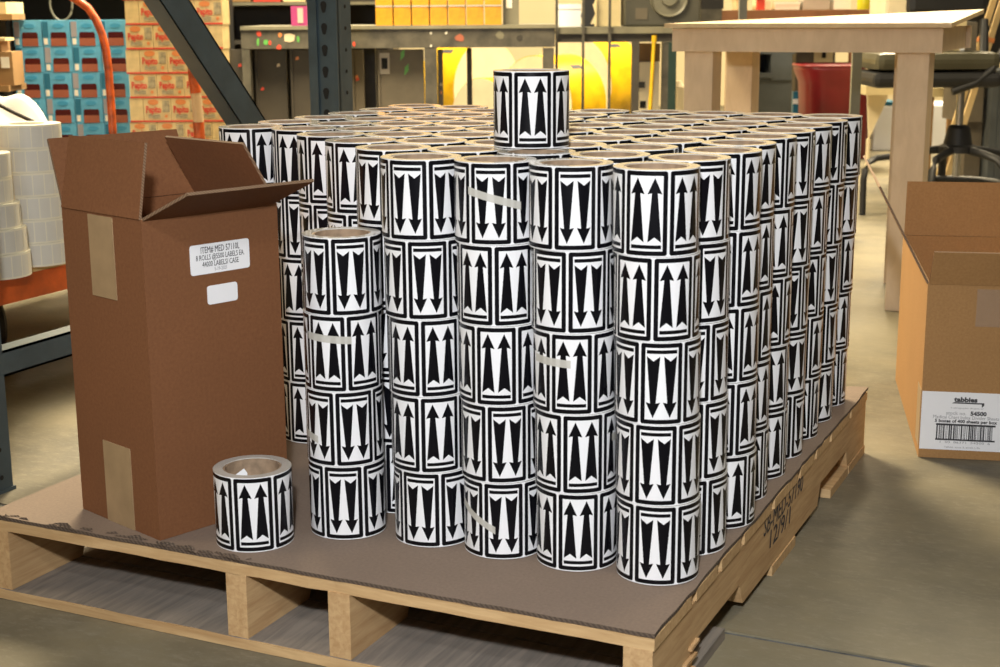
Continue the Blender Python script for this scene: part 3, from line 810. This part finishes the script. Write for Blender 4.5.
# --- clutter at the far left
lc = BG('parts_rack', 'dark steel shelving behind the light blue cases', 'shelving', 60, 6.6)
lc.box('back_panel', 'black_paint', -60, -60, 215, 130, 0.5, 0.02, z0=0)
lc.box('side_panel', 'black_paint', -60, -60, -54, 130, 0.0, 0.5, z0=0)
lc.box('side_panel', 'black_paint', 208, -60, 214, 130, 0.0, 0.5, z0=0)
lc.box('shelf_board', 'black_paint', -54, -30, 208, -26, 0.0, 0.5)
lc.box('shelf_board', 'black_paint', -54, 100, 208, 104, 0.0, 0.5)
kb = BG('parts_table', 'brown table holding cartons at the far left edge', 'table', 0, 5.3)
kb.box('table_top', 'kraft', -70, 86, 9, 92, 0, 0.2)
for xx in (-68, 6): kb.box('leg', 'dark_steel', xx, 92, xx+4, 140, 0.02, 0.05, z0=0)
tz = kb.l(0, 86)[1]+FLOOR
k1 = BG('carton', 'crumpled brown carton beside the light blue cases', 'carton', -18, 5.32, base=tz)
k1.box('carton_body', 'kraft', -56, 52, 13, 85.8, 0.0, 0.12, z0=0.0005)
k1.box('carton_flap', 'cream_box', -50, 38, 5, 41, 0.0, 0.1)
k1.box('carton_side', 'kraft', -50, 41, 1, 52, 0.02, 0.1)
k1.box('white_tag', 'white_box', 1, 57, 9, 68, -0.003, 0.004)
k2 = BG('small_carton', 'small pale carton above the brown one at far left', 'carton', 0, 5.45, base=tz)
k2.box('carton_body', 'kraft', -40, 14, 12, 20, 0.0, 0.15)
k2.box('carton_lid', 'cream_box', -20, 2, 6, 14, 0.02, 0.2)
k2.box('stand', 'black_paint', -36, 20, 8, 86, 0.1, 0.05, z0=0.0005)
hp = BG('cable_loop', 'pale thin cable loop hanging above the blue cases', 'cable', 61, 6.4)
c0 = hp.l(61, 4); MB().tube([(c0[0]+0.048*math.cos(a*PI/12), 0, c0[1]+0.07*math.sin(a*PI/12)+0.0) for a in range(25)], 0.005, 6).build('loop', 'pole_grey', hp.o)
MB().tube([(c0[0], 0.0, c0[1]+0.07), (c0[0], 0.0, c0[1]+0.24)], 0.004, 6).build('hanger', 'pole_grey', hp.o)
# white plastic sack leaning behind the blank rolls
wsp = on_plane(2, 205, (0, 0, 1), SHZ)
sk = BG('plastic_sack', 'white plastic sack behind the blank label rolls', 'sack', 2, 4.35, base=FLOOR)
bm = bmesh.new(); bmesh.ops.create_icosphere(bm, subdivisions=4, radius=1)
cxz = sk.l(-2, 150)
for q in bm.verts:
    f_ = 1+0.05*math.sin(q.co.x*7+q.co.z*5)+0.04*math.sin(q.co.y*9+q.co.z*3)
    q.co = Vector((cxz[0]+q.co.x*0.14*f_, 0.14+q.co.y*0.13*f_, max(0.0, 0.29+q.co.z*0.30*f_)))
me = bpy.data.meshes.new('sack_body'); bm.to_mesh(me); bm.free(); me.materials.append(MATS['plastic_sack'])
for q in me.polygons: q.use_smooth = True
link('sack_body', me, sk.o)
tq = sk.l(16, 112); tr = sk.l(34, 122); tl = sk.l(0, 103)
MB().tube([(tl[0], -0.03, tl[1]), (tq[0], -0.02, tq[1]), (tr[0], 0.0, tr[1])], 0.006, 8).build('black_edge', 'rubber', sk.o)

# --- dark storage shelf and paint-splashed steel bench
ds = BG('steel_cabinet', 'dark open steel cabinet behind the splashed bench', 'cabinet', 300, 7.4)
ds.box('back_panel', 'brown_panel', 214, -40, 392, 130, 0.45, 0.02, z0=0)
ds.box('side_panel', 'dark_steel', 214, -40, 219, 130, 0, 0.45, z0=0)
ds.box('side_panel', 'dark_steel', 388, -40, 393, 130, 0, 0.45, z0=0)
ds.box('shelf_board', 'bench_light', 219, 2, 388, 5, 0, 0.45)
ds.box('shelf_board', 'dark_steel', 219, 40, 388, 44, 0, 0.45)
pk = BG('pink_carton', 'small pink carton standing on the splashed bench', 'carton', 298, 6.55, base=P(298, 26, 6.55).z)
pk.box('carton_body', 'pink_box', 291, 6, 307, 25, 0, 0.08, z0=0.001)
pk.box('white_panel', 'grey_band', 297.5, 8, 303, 23, -0.002, 0.003)
for (x0, y0, x1, y1, mt, nm, lb) in ((228, -12, 250, 2, 'kraft', 'carton', 'brown carton on the upper cabinet shelf'), (253, -10, 280, 2, 'case_red', 'flat_carton', 'flat red carton on the upper cabinet shelf'), (283, -14, 300, 2, 'cream_box', 'cream_carton', 'cream carton on the upper cabinet shelf')):
    q = BG(nm, lb, 'carton', (x0+x1)/2, 7.42, base=P((x0+x1)/2, 2, 7.42).z+0.001)
    q.box('carton_body', mt, x0, y0, x1, y1, 0, 0.2, z0=0); q.box('carton_lid', mt, x0-0.5, y0-1, x1+0.5, y0+2, -0.004, 0.208)
be = BG('steel_bench', 'paint-splashed grey steel workbench behind the pile', 'workbench', 400, 6.5)
be.box('bench_top', 'bench_light', 240, 25.5, 556, 29, 0, 0.6)
fa = be.box('front_rail', 'bench_grey', 241, 29, 555, 48, 0.01, 0.03)
for x0, x1 in ((243, 251), (425, 437), (543, 554)): be.box('leg', 'bench_grey', x0, 48, x1, 120, 0.012, 0.05, z0=0)
for x0, x1 in ((365, 376), (467, 472)): be.box('leg', 'dark_steel', x0, 48, x1, 120, 0.45, 0.04, z0=0)
rs = random.Random(21)
for (px_, py_, w_, h_, mt) in ((259, 34, 6, 6, 'paint_red'), (258, 42, 3, 8, 'paint_green'), (266, 42, 5, 6, 'paint_green'), (270, 43, 3, 5, 'paint_red'), (280, 35, 5, 5, 'case_orange'), (290, 38, 14, 9, 'paint_cream'), (298, 39, 3, 7, 'paint_green'), (279, 47, 5, 5, 'paint_red'), (354, 44, 3, 5, 'paint_red'), (460, 38, 12, 8, 'case_tray'), (446, 33, 3, 3, 'white_box'), (431, 33, 2.5, 2.5, 'white_box'), (431, 46, 2.5, 2.5, 'white_box'), (232, 36, 5, 7, 'paint_cream'), (240, 32, 4, 6, 'bench_light'), (500, 35, 9, 9, 'bench_light'), (520, 38, 8, 6, 'dark_steel')):
    if px_ < 241: continue
    cx_, cz_ = be.l(px_, py_, 0.01); s_ = 6.6/F
    pts = [(cx_+w_/2*s_*math.cos(k*PI/4)*rs.uniform(0.6, 1.1), cz_+h_/2*s_*math.sin(k*PI/4)*rs.uniform(0.7, 1.1)) for k in range(8)]
    MB().prism(pts, 0.0085, 0.0105, 0, 'y').build('paint_splash', mt, fa)
# panels standing under the bench
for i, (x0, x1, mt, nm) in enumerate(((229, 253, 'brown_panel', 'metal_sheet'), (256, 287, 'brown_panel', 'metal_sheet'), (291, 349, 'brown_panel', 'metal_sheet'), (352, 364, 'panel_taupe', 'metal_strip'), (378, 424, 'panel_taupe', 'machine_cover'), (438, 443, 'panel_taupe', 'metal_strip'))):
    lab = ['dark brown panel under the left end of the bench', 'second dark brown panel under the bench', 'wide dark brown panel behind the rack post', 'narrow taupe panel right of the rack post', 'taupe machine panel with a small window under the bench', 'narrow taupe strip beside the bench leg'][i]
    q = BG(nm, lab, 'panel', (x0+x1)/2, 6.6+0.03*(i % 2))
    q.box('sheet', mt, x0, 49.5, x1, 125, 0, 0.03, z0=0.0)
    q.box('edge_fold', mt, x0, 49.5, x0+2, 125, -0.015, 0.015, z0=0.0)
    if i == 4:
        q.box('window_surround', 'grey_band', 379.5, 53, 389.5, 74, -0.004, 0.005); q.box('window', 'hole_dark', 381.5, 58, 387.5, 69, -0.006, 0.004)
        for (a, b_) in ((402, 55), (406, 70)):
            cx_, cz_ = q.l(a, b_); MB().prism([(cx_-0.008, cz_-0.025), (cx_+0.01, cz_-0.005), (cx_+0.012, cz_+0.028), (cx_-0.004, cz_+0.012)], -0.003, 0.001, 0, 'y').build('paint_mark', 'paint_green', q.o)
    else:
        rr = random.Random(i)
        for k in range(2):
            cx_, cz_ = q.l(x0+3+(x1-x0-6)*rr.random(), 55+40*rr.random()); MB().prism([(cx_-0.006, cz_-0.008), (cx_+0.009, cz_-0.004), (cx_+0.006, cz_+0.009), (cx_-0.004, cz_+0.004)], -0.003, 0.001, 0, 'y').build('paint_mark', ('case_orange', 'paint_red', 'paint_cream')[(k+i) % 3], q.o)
# yellow cartons on the bench
zbench = P(430, 25.5, 6.5).z
for t in range(2):
    nb = 7
    for c_ in range(nb):
        x0 = 375+c_*18.2+(0 if t == 0 else -0)
        q = BG('yellow_carton', f'yellow carton on the bench, {"lower" if t == 0 else "upper"} row, {ORD[c_+1]} from the left', 'carton', x0+9, 6.55, 'yellow cartons on the steel bench', base=zbench+t*(0.0860)+0.001)
        a = q.l(x0+0.6, 12)[0]; b_ = q.l(x0+17.4, 12)[0]
        MB().bb(a, b_, 0, 0.14, 0, 0.079).build('carton_body', 'yellow_case', q.o)
        MB().bb(a-0.001, b_+0.001, -0.002, 0.142, 0.079, 0.0855).build('lid_band', 'grey_band', q.o)
wb1 = BG('white_carton', 'pale carton on the bench beside the yellow cartons', 'carton', 511, 6.6, base=zbench+0.001)
wb1.box('carton_body', 'bench_light', 503, -12, 519, 25, 0, 0.15, z0=0); wb1.box('tag', 'white_box', 506, -2, 512, 8, -0.003, 0.004)

# --- big reels of yellow web behind the bench
def reel(px, py, dh, r, w, rotz, lab):
    p = P(px, py, dh); zc = FLOOR+r+0.06
    o = thing('yellow_reel', lab, 'reel', (p.x, p.y, FLOOR), RZ+rotz, 'big yellow reels behind the benches')
    Mx = Matrix.Translation((0, 0, r+0.06)) @ Matrix.Rotation(PI/2, 4, 'Y')
    MB().lathe([(0.06, -w/2), (r, -w/2), (r, w/2), (0.06, w/2)], 56, 0, True, Mx, True).build('web', 'yellow_web', o)
    for sgn in (-1, 1):
        z = sgn*(w/2+0.002)
        MB().lathe([(0.06, z-0.002), (r*0.985, z-0.002), (r*0.985, z+0.002), (0.06, z+0.002)], 56, 0, True, Mx, True).build('side_face', 'cream_face', o)
    MB().lathe([(0.04, -w/2-0.01), (0.06, -w/2-0.01), (0.06, w/2+0.01), (0.04, w/2+0.01)], 24, 0, True, Mx, True).build('core', 'core_board', o)
    MB().bb(-w/2, w/2, -r*0.5, r*0.5, 0, 0.058).build('skid', 'pine_x', o)
    Ms = Matrix.Translation((0, 0, r+0.06))
    for k, a in enumerate((1.1, 2.1)):
        MB().box((0, 0, r), (w*0.30, 0.03, 0.002), 0, Ms @ Matrix.Rotation(a-1.4, 4, 'X')).build('black_mark', 'ink', o)
    return o
reel(552, 100, 8.2, 0.265, 0.30, 0.85, 'nearest yellow reel with cream side, right of the lone top roll')
reel(588, 100, 9.25, 0.315, 0.34, 0.85, 'taller yellow reel behind the pole bench, farthest right')
reel(470, 100, 9.2, 0.300, 0.30, -0.75, 'yellow reel seen between bench legs, leftmost')
reel(497, 100, 7.75, 0.215, 0.24, 0.85, 'small yellow reel directly behind the lone top roll')

# --- second bench with upright poles
b2 = BG('pole_bench', 'long grey bench with thin upright poles behind the yellow reels', 'workbench', 620, 6.9)
b2.box('bench_top', 'bench_light', 556, 27, 690, 33.5, 0, 0.55)
b2.box('front_rail', 'dark_steel', 557, 33.5, 688, 42, 0.02, 0.03)
for x0, x1, mt in ((632, 639, 'dark_steel'), (662, 668, 'bench_grey'), (668, 676, 'green_frame')): b2.box('leg', mt, x0, 42, x1, 120, 0.02, 0.05, z0=0)
for x0 in (555.5, 582, 608.5): b2.box('pole', 'bench_grey', x0, -70, x0+2.6, 120, -0.02, 0.016, z0=0)
z2 = P(620, 27, 6.9).z
gm = BG('grey_machine', 'dark grey machine with a round ring on the bench', 'machine', 665, 7.0, base=z2+0.001)
gm.box('housing', 'machine_grey', 625, -30, 701, 26.5, 0, 0.25, z0=0, ch=0.01)
cc = gm.l(669, -2)
Mr = Matrix.Translation((cc[0], 0, cc[1])) @ Matrix.Rotation(PI/2, 4, 'X')
MB().lathe([(0.0, 0.03), (0.035, 0.03), (0.04, 0.012), (0.075, 0.012), (0.085, 0.02), (0.09, 0.0)], 40, 0, True, Mr).build('ring', 'machine_ring', gm.o)
gm.box('label_plate', 'panel_taupe', 635.5, 8, 647.5, 19.5, -0.003, 0.004)
for (x0, y0, x1, y1, mt, nm, lb) in ((559, 5, 581, 26.5, 'sheet_white', 'white_carton', 'white carton on the pole bench'), (597, -14, 608, 26.5, 'cream_box', 'cream_carton', 'tall cream carton on the pole bench'), (611, -6, 620, 26.5, 'cream_box', 'cream_carton', 'cream carton touching the grey machine')):
    q = BG(nm, lb, 'carton', (x0+x1)/2, 7.1, base=z2+0.001); q.box('carton_body', mt, x0, y0, x1, y1, 0, 0.16, z0=0); q.box('carton_lid', mt, x0-0.4, y0-1, x1+0.4, y0+4, -0.004, 0.168)
bk = BG('black_tool', 'black angular tool standing on the pole bench', 'tool', 588, 7.05, base=z2+0.001)
cx_ = bk.l(588, 20)[0]
MB().prism([(cx_-0.012, 0), (cx_+0.006, 0), (cx_+0.034, 0.06), (cx_+0.022, 0.10), (cx_+0.034, 0.12), (cx_+0.008, 0.22), (cx_-0.03, 0.22), (cx_-0.02, 0.09), (cx_-0.034, 0.05)], 0, 0.03, 0, 'y').build('tool_body', 'chair_black', bk.o)
MB().bb(cx_-0.03, cx_+0.03, -0.01, 0.05, 0, 0.012).build('tool_foot', 'chair_black', bk.o)
# things under the pole bench
wc = BG('white_machine', 'white cabinet with a small handle under the pole bench', 'cabinet', 650, 7.15)
wc.box('body', 'cream_face', 638, 62, 659, 120, 0, 0.3, z0=0); wc.box('handle', 'bench_grey', 638, 82, 645, 88, -0.012, 0.012); wc.box('dark_port', 'hole_dark', 640, 101, 646, 108, -0.003, 0.004)
oc = BG('orange_carton', 'orange-brown carton above the white cabinet under the bench', 'carton', 650, 7.2, base=P(650, 61.5, 7.2).z)
oc.box('carton_body', 'kraft', 638, 45, 660, 61, 0, 0.2, z0=0.0); oc.box('carton_lid', 'kraft', 637.5, 44, 660.5, 48, -0.004, 0.208)
yr = BG('yellow_rod', 'yellow rod leaning below the pole bench', 'rod', 650, 6.88)
a0, a1 = yr.l(654, 42), yr.l(649, 118)
MB().tube([(a0[0], 0, a0[1]), (a1[0], -0.02, a1[1]), (a1[0]-0.05, -0.1, 0.003)], 0.009, 8).build('shaft', 'yellow_web', yr.o)
MB().tube([(a0[0], 0, a0[1]), (a0[0]+0.001, 0.0, a0[1]+0.03)], 0.012, 8).build('cap', 'yellow_web', yr.o)
wq = BG('white_canister', 'small white canister between the bench and the wooden table', 'canister', 677, 7.3)
cx_ = wq.l(678, 100); zt_ = wq.l(678, 81)[1]
MB().lathe([(0, 0), (0.033, 0), (0.033, zt_-0.03), (0.02, zt_-0.008), (0.016, zt_), (0, zt_)], 24, 0, True, Matrix.Translation((cx_[0], 0, 0))).build('body', 'cream_face', wq.o)

# ---------------------------------------------------------------- plywood work table at the right
ty0 = 2.60
def tx(px, y): return on_plane(px, 120, (0, 1, 0), y).x
zt_top = on_plane(800, 27.5, (0, 1, 0), ty0).z
wt = thing('plywood_table', 'pale plywood work table with square legs behind the pile', 'table', (tx(909, ty0), ty0, FLOOR))
ox = wt.location.x
zl = zt_top-FLOOR
lw = 0.085
xl0, xl1 = tx(683, ty0)-ox, tx(683, ty0)-ox+lw
xr1 = tx(926, ty0)-ox; xr0 = xr1-lw
for x0, x1 in ((xl0, xl1), (xr0, xr1)):
    for y0 in (0.0, 0.42): MB().chamfer(((x0+x1)/2+(tx(906, ty0+0.42)-ox-(xr0+xr1)/2 if (y0 > 0 and x0 == xr0) else 0), y0+0.045, (zl-0.02)/2), (x1-x0, 0.09, zl-0.02), 0.003).build('leg', 'ply_table', wt)
zap = on_plane(800, 52, (0, 1, 0), ty0).z-FLOOR
MB().bb(xl0-0.03, xr1+0.035, -0.022, -0.001, zap, zl-0.002).build('apron', 'ply_table', wt)
MB().bb(xl0-0.03, xr1+0.035, 0.511, 0.532, zap, zl-0.002).build('apron', 'ply_table', wt)
MB().bb(xr1+0.001, xr1+0.022, 0.0, 0.51, zap, zl-0.002).build('apron', 'ply_table', wt)
MB().bb(xl0-0.022, xl0-0.001, 0.0, 0.51, zap, zl-0.002).build('apron', 'ply_table', wt)
# slightly warped top, lifted at its rear right corner
t_ = 0.012; xa, xb_ = xl0-0.045, xr1+0.06
vs = [(xa, -0.05, zl), (xb_, -0.05, zl), (xb_, 0.58, zl+0.034), (xa, 0.58, zl+0.003)]
vs2 = [(a, b_, c_+t_) for a, b_, c_ in vs]
MB().add(vs+vs2, [(0, 3, 2, 1), (4, 5, 6, 7), (0, 1, 5, 4), (1, 2, 6, 5), (2, 3, 7, 6), (3, 0, 4, 7)]).build('table_top', 'ply_top', wt)

# ---------------------------------------------------------------- right background
gp = BG('steel_pole', 'thin grey-green steel pole left behind the plywood table', 'pole', 742, 5.2)
gp.box('shaft', 'pole_grey', 739, -70, 746.5, 130, 0, 0.027, z0=0); gp.box('foot_plate', 'pole_grey', 733, 118, 752, 120, -0.03, 0.09, z0=0)
gp2 = BG('steel_post', 'short grey steel post before the red bin', 'post', 856, 5.4)
gp2.box('shaft', 'pole_grey', 851.5, 40, 861, 130, 0, 0.02, z0=0); gp2.box('cap', 'pole_grey', 850, 38, 863, 40, -0.005, 0.05)
dk = BG('brown_desk', 'red-brown desk with clutter far behind the plywood table', 'desk', 800, 8.6)
dk.box('desk_top', 'brown_desk', 719, 10, 886, 21.5, 0, 0.7)
for x0 in (727, 850): dk.box('leg', 'brown_desk', x0, 21, x0+8, 120, 0.03, 0.06, z0=0)
zd = P(800, 10, 8.6).z+0.001
for i, (x0, y0, x1, mt, nm, lb, cat) in enumerate((
    (736, -2, 748, 'cream_box', 'desk_tray', 'cream tray at the left of the brown desk', 'tray'),
    (757, -8, 772, 'cream_face', 'paper_stack', 'stack of pale paper on the brown desk', 'paper'),
    (775, 3, 800, 'white_box', 'paper_pad', 'low white pad on the brown desk', 'paper'),
    (803, -6, 830, 'grey_band', 'grey_carton', 'grey carton on the brown desk', 'carton'),
    (834, -10, 851, 'white_box', 'white_carton', 'white carton on the brown desk', 'carton'))):
    q = BG(nm, lb, cat, (x0+x1)/2, 8.75, base=zd); q.box('body', mt, x0, y0, x1, 10, 0, 0.16, z0=0, ch=0.004); q.box('lid', mt, x0-0.5, y0-1, x1+0.5, y0+1.5, -0.004, 0.168)
yb = BG('yellow_bottle', 'yellow-green bottle on the brown desk', 'bottle', 861, 8.7, base=zd)
MB().lathe([(0, 0), (0.036, 0), (0.038, 0.03), (0.038, 0.10), (0.018, 0.13), (0.016, 0.16), (0, 0.16)], 24).build('body', 'bottle_yellow', yb.o)
MB().lathe([(0, 0.16), (0.018, 0.16), (0.018, 0.18), (0, 0.18)], 16).build('cap', 'white_box', yb.o)
rc = BG('red_carton', 'small red carton on the brown desk', 'carton', 762, 8.66, base=zd)
rc.box('carton_body', 'paint_red', 757.5, -2, 765, 6, 0.0, 0.05, z0=0); rc.box('carton_lid', 'paint_red', 757, -3, 765.5, 0, -0.003, 0.056)
dm = BG('dark_screen', 'dark screen at the left of the brown desk', 'screen', 712, 8.0)
dm.box('screen', 'black_paint', 700, -24, 724, 9, 0, 0.03); dm.box('stand', 'bench_grey', 699, 9, 722, 24, 0.0, 0.2, z0=0)
# grey bin with a slot
gb = BG('grey_bin', 'grey plastic bin with a dark opening under the table', 'bin', 770, 7.6)
gb.box('bin_body', 'bin_grey', 742, 76, 792, 130, 0.02, 0.35, z0=0, ch=0.015)
gb.box('bin_lid', 'bin_grey', 740, 46, 795, 54, 0.0, 0.38)
gb.box('side_wall', 'bin_grey', 771, 54, 792, 80, 0.0, 0.37)
gb.box('side_wall', 'bin_grey', 740, 54, 746, 80, 0.0, 0.37)
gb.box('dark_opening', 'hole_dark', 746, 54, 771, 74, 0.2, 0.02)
gb.box('ledge', 'bin_grey', 746, 73, 773, 78, -0.01, 0.2)
cb = BG('beige_cabinet', 'low beige cabinet behind the red bin', 'cabinet', 815, 9.0)
cb.box('body', 'panel_taupe', 795, 50, 834, 120, 0, 0.35, z0=0); cb.box('side_door', 'cream_box', 814, 48, 833, 68, -0.004, 0.005); cb.box('keyhole', 'hole_dark', 822, 52, 826, 58, -0.008, 0.004)
# red bin, flared rim
rd = BG('red_bin', 'red waste bin with flared rim under the plywood table', 'bin', 834, 8.2)
hb = rd.l(834, 66)[1]; rr_ = (rd.l(876, 66)[0]-rd.l(795, 66)[0])/2; cx_ = rd.l(844, 66)[0]
sq = lambda r, z, k: [(cx_+r*(abs(math.cos(a))**0.55)*math.copysign(1, math.cos(a)), 0.2+r*(abs(math.sin(a))**0.55)*math.copysign(1, math.sin(a)), z) for a in [2*PI*j/32 for j in range(32)]]
def loft(rings, mi=0, sm=True):
    mb = MB(); n = len(rings[0]); vs = [p for r in rings for p in r]
    return mb.add(vs, [(i*n+j, i*n+(j+1) % n, (i+1)*n+(j+1) % n, (i+1)*n+j) for i in range(len(rings)-1) for j in range(n)], mi, sm).add(rings[0], [tuple(range(n))], mi)
loft([sq(rr_*0.80, 0, 0), sq(rr_*0.86, hb*0.72, 0), sq(rr_*0.88, hb*0.82, 0), sq(rr_*1.0, hb*0.95, 0), sq(rr_*1.0, hb, 0), sq(rr_*0.96, hb, 0), sq(rr_*0.80, hb*0.75, 0), sq(rr_*0.70, 0.02, 0)]).build('bin_body', 'red_plastic', rd.o)
loft([sq(rr_*1.0, hb-0.012, 0), sq(rr_*1.03, hb-0.006, 0), sq(rr_*1.03, hb+0.004, 0), sq(rr_*0.97, hb+0.006, 0)]).build('rim', 'red_plastic', rd.o)
bs = BG('blue_carton', 'small blue carton on the floor left of the red bin', 'carton', 798, 8.6)
bs.box('carton_body', 'blue_dark', 793, 92, 803, 118, 0, 0.1, z0=0); bs.box('carton_lid', 'sheet_white', 793, 99, 803, 104, -0.003, 0.006)
# cream leaning board
cbx = BG('cream_board', 'cream tapered board leaning right of the red bin', 'board', 880, 7.9)
a = [cbx.l(*q) for q in ((866, 50), (900, 50), (887, 100), (869, 139))]
MB().prism([(q[0], q[1]) for q in reversed(a)], 0, 0.02, 0, 'y').build('board', 'cream_face', cbx.o)
MB().tube([(a[3][0], 0.01, a[3][1]), (a[3][0], 0.01, 0)], 0.012, 8).build('foot', 'cream_face', cbx.o)
# monitor / cream box on the desk side
mo = BG('cream_monitor', 'large cream monitor casing behind the plywood table', 'monitor', 908, 7.0)
zz = mo.l(908, 18)[1]
mo.box('casing', 'cream_face', 886, -60, 932, 17, 0, 0.3, ch=0.02); mo.box('stand', 'cream_face', 901, 17, 918, 60, 0.05, 0.06, z0=0)
cbx2 = BG('cream_carton', 'cream carton on the stool behind the table corner', 'carton', 948, 6.3, base=P(948, 51, 6.3).z)
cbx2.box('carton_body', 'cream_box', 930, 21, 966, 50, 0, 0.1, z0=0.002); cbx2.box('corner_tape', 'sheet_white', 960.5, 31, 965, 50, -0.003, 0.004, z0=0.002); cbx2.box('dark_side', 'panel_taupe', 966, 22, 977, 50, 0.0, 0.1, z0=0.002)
# drafting stool
stl = BG('drafting_stool', 'black drafting stool with olive vinyl seat behind the table', 'stool', 958, 6.25)
def sl(px, py, y=0.15): q = stl.l(px, py, y); return (q[0], y, q[1])
c0 = sl(925, 60); 
s_c = sl(926, 52)[2]
seat = MB().chamfer((c0[0], 0.15, sl(926, 60)[2]), (sl(986, 60)[0]-sl(866, 60)[0], 0.42, sl(926, 52)[2]-sl(926, 70)[2]), 0.03).build('seat', 'chair_vinyl', stl.o)
MB().chamfer((c0[0]+0.0, 0.15, sl(926, 78)[2]), (sl(988, 60)[0]-sl(862, 60)[0], 0.44, sl(926, 71)[2]-sl(926, 86)[2]), 0.025).build('seat_pan', 'chair_black', stl.o)
hx = sl(958, 140)[0]; hz = lambda py: sl(958, py)[2]
MB().lathe([(0.0, hz(176)), (0.017, hz(176)), (0.017, hz(86)), (0.0, hz(86))], 20, 0, True, Matrix.Translation((hx, 0.15, 0))).build('gas_cylinder', 'chrome', stl.o)
MB().lathe([(0.0, hz(152)), (0.082, hz(152)), (0.082, hz(146)), (0.062, hz(144)), (0.048, hz(128)), (0.038, hz(125)), (0, hz(125))], 28, 0, True, Matrix.Translation((hx, 0.15, 0))).build('base_hub', 'chair_black', stl.o)
for k in range(5):
    a = 2*PI*k/5+0.25; ca, sa = math.cos(a), math.sin(a)
    z0 = hz(149)
    pts = [(hx+ca*0.05, 0.15+sa*0.05, z0), (hx+ca*0.14, 0.15+sa*0.14, z0-0.012), (hx+ca*0.22, 0.15+sa*0.22, z0-0.03), (hx+ca*0.26, 0.15+sa*0.26, z0-0.07), (hx+ca*0.265, 0.15+sa*0.265, 0.0)]
    MB().tube(pts, 0.018, 10).build('base_arm', 'chair_black', stl.o)
ringz = hz(184)
MB().tube([(hx+0.20*math.cos(k*PI/16), 0.15+0.20*math.sin(k*PI/16), max(0.02, ringz)) for k in range(33)], 0.016, 10).build('foot_ring', 'chair_black', stl.o)
bkz = sl(960, 10)[2]
MB().chamfer((sl(966, 0)[0], 0.42, sl(960, -20)[2]), (0.36, 0.07, 0.30), 0.03).build('backrest', 'chair_black', stl.o)
MB().tube([sl(978, 78, 0.2), sl(984, 60, 0.34), sl(984, 20, 0.42)], 0.02, 10).build('back_bar', 'chair_black', stl.o)
MB().tube([sl(952, 92, -0.06), sl(975, 84, -0.06), sl(992, 70, -0.05), sl(1003, 50, 0.0)], 0.016, 10).build('lever', 'chair_black', stl.o)
sb = BG('bent_leg', 'bent black tube foot of a chair left of the table leg', 'chair', 878, 5.95)
pts = [sb.l(863, 201), sb.l(863.5, 180), sb.l(865, 170), sb.l(869, 162), sb.l(877, 158), sb.l(893, 156), sb.l(915, 154)]
pts = [(q[0], 0, max(q[1], 0.014)) for q in pts]; pts[0] = (pts[0][0], 0, 0.0)
MB().tube(pts, 0.013, 10).build('tube', 'chair_black', sb.o)
MB().tube([pts[-1], (pts[-1][0]+0.02, 0.1, pts[-1][2]), (pts[-1][0]+0.02, 0.16, pts[-1][2]), (pts[-1][0], 0.18, 0)], 0.013, 10).build('tube', 'chair_black', sb.o)
# pale crate on the floor, dark cabinet side, leaning sticks
cr = BG('white_crate', 'low white crate on the floor behind the stool', 'crate', 925, 8.7)
cr.box('crate_body', 'sheet_white', 874, 105, 984, 128, 0, 0.4, z0=0.0, ch=0.01); cr.box('blue_edge', 'blue_dark', 874, 102, 900, 105, 0.0, 0.3)
sm2 = BG('side_cabinet', 'small beige drawer unit beyond the stool', 'drawer unit', 945, 7.6)
sm2.box('drawer_body', 'cream_box', 930, 88, 955, 97, 0, 0.3, z0=None); sm2.box('leg', 'kraft', 931, 97, 934, 110, 0.02, 0.03, z0=0); sm2.box('leg', 'kraft', 949, 97, 953, 110, 0.02, 0.03, z0=0); sm2.box('side_panel', 'cream_box', 866, 86, 900, 95, 0.02, 0.25)
tc_ = BG('taupe_cabinet', 'taupe cabinet with a dark lock behind the stool', 'cabinet', 975, 7.2)
tc_.box('body', 'panel_taupe', 962, 60, 984, 122, 0, 0.3, z0=None); tc_.box('plinth', 'panel_taupe', 966, 122, 982, 140, 0.04, 0.2, z0=0); tc_.box('lock', 'hole_dark', 968, 97, 975, 101, -0.004, 0.005)
dc = BG('dark_cabinet', 'tall dark steel cabinet at the right edge', 'cabinet', 1010, 7.15)
dc.box('body', 'dark_blue_steel' if False else 'bin_grey', 990, 70, 1060, 190, 0, 0.3, z0=0); dc.box('door', 'bin_grey', 998, 74, 1056, 180, -0.012, 0.011)
dw = BG('dark_backboard', 'large black board at the upper right edge', 'board', 990, 7.6)
dw.box('board', 'black_paint', 930, -70, 1080, 60, 0, 0.04); dw.box('leg', 'black_paint', 990, 60, 998, 120, 0.0, 0.04, z0=0); dw.box('leg', 'black_paint', 1068, 60, 1076, 120, 0.0, 0.04, z0=0)
for i in range(2):
    ss = BG('wooden_stick', ['pale wooden stick leaning at the upper right edge', 'second pale stick at the very right edge'][i], 'stick', 990, 7.02-0.12*i)
    a0, a1 = ss.l(981+i*9, 40), ss.l(998+i*9, -14)
    d = Vector((a1[0]-a0[0], 0, a1[1]-a0[1])); L_ = d.length; ang = math.atan2(d.x, d.z)
    lowz = -a0[1]/math.cos(ang)
    Mx = Matrix.Translation((a0[0], 0, a0[1])) @ Matrix.Rotation(ang, 4, 'Y')
    MB().box((0, 0, L_/2+lowz/2+0.1), (0.026, 0.02, L_-lowz+0.2), 0, Mx).build('stick_shaft', 'wood_stick', ss.o)
    MB().box((0, 0, 0.0), (0.034, 0.026, 0.02), 0, Mx).build('band', 'case_orange', ss.o)
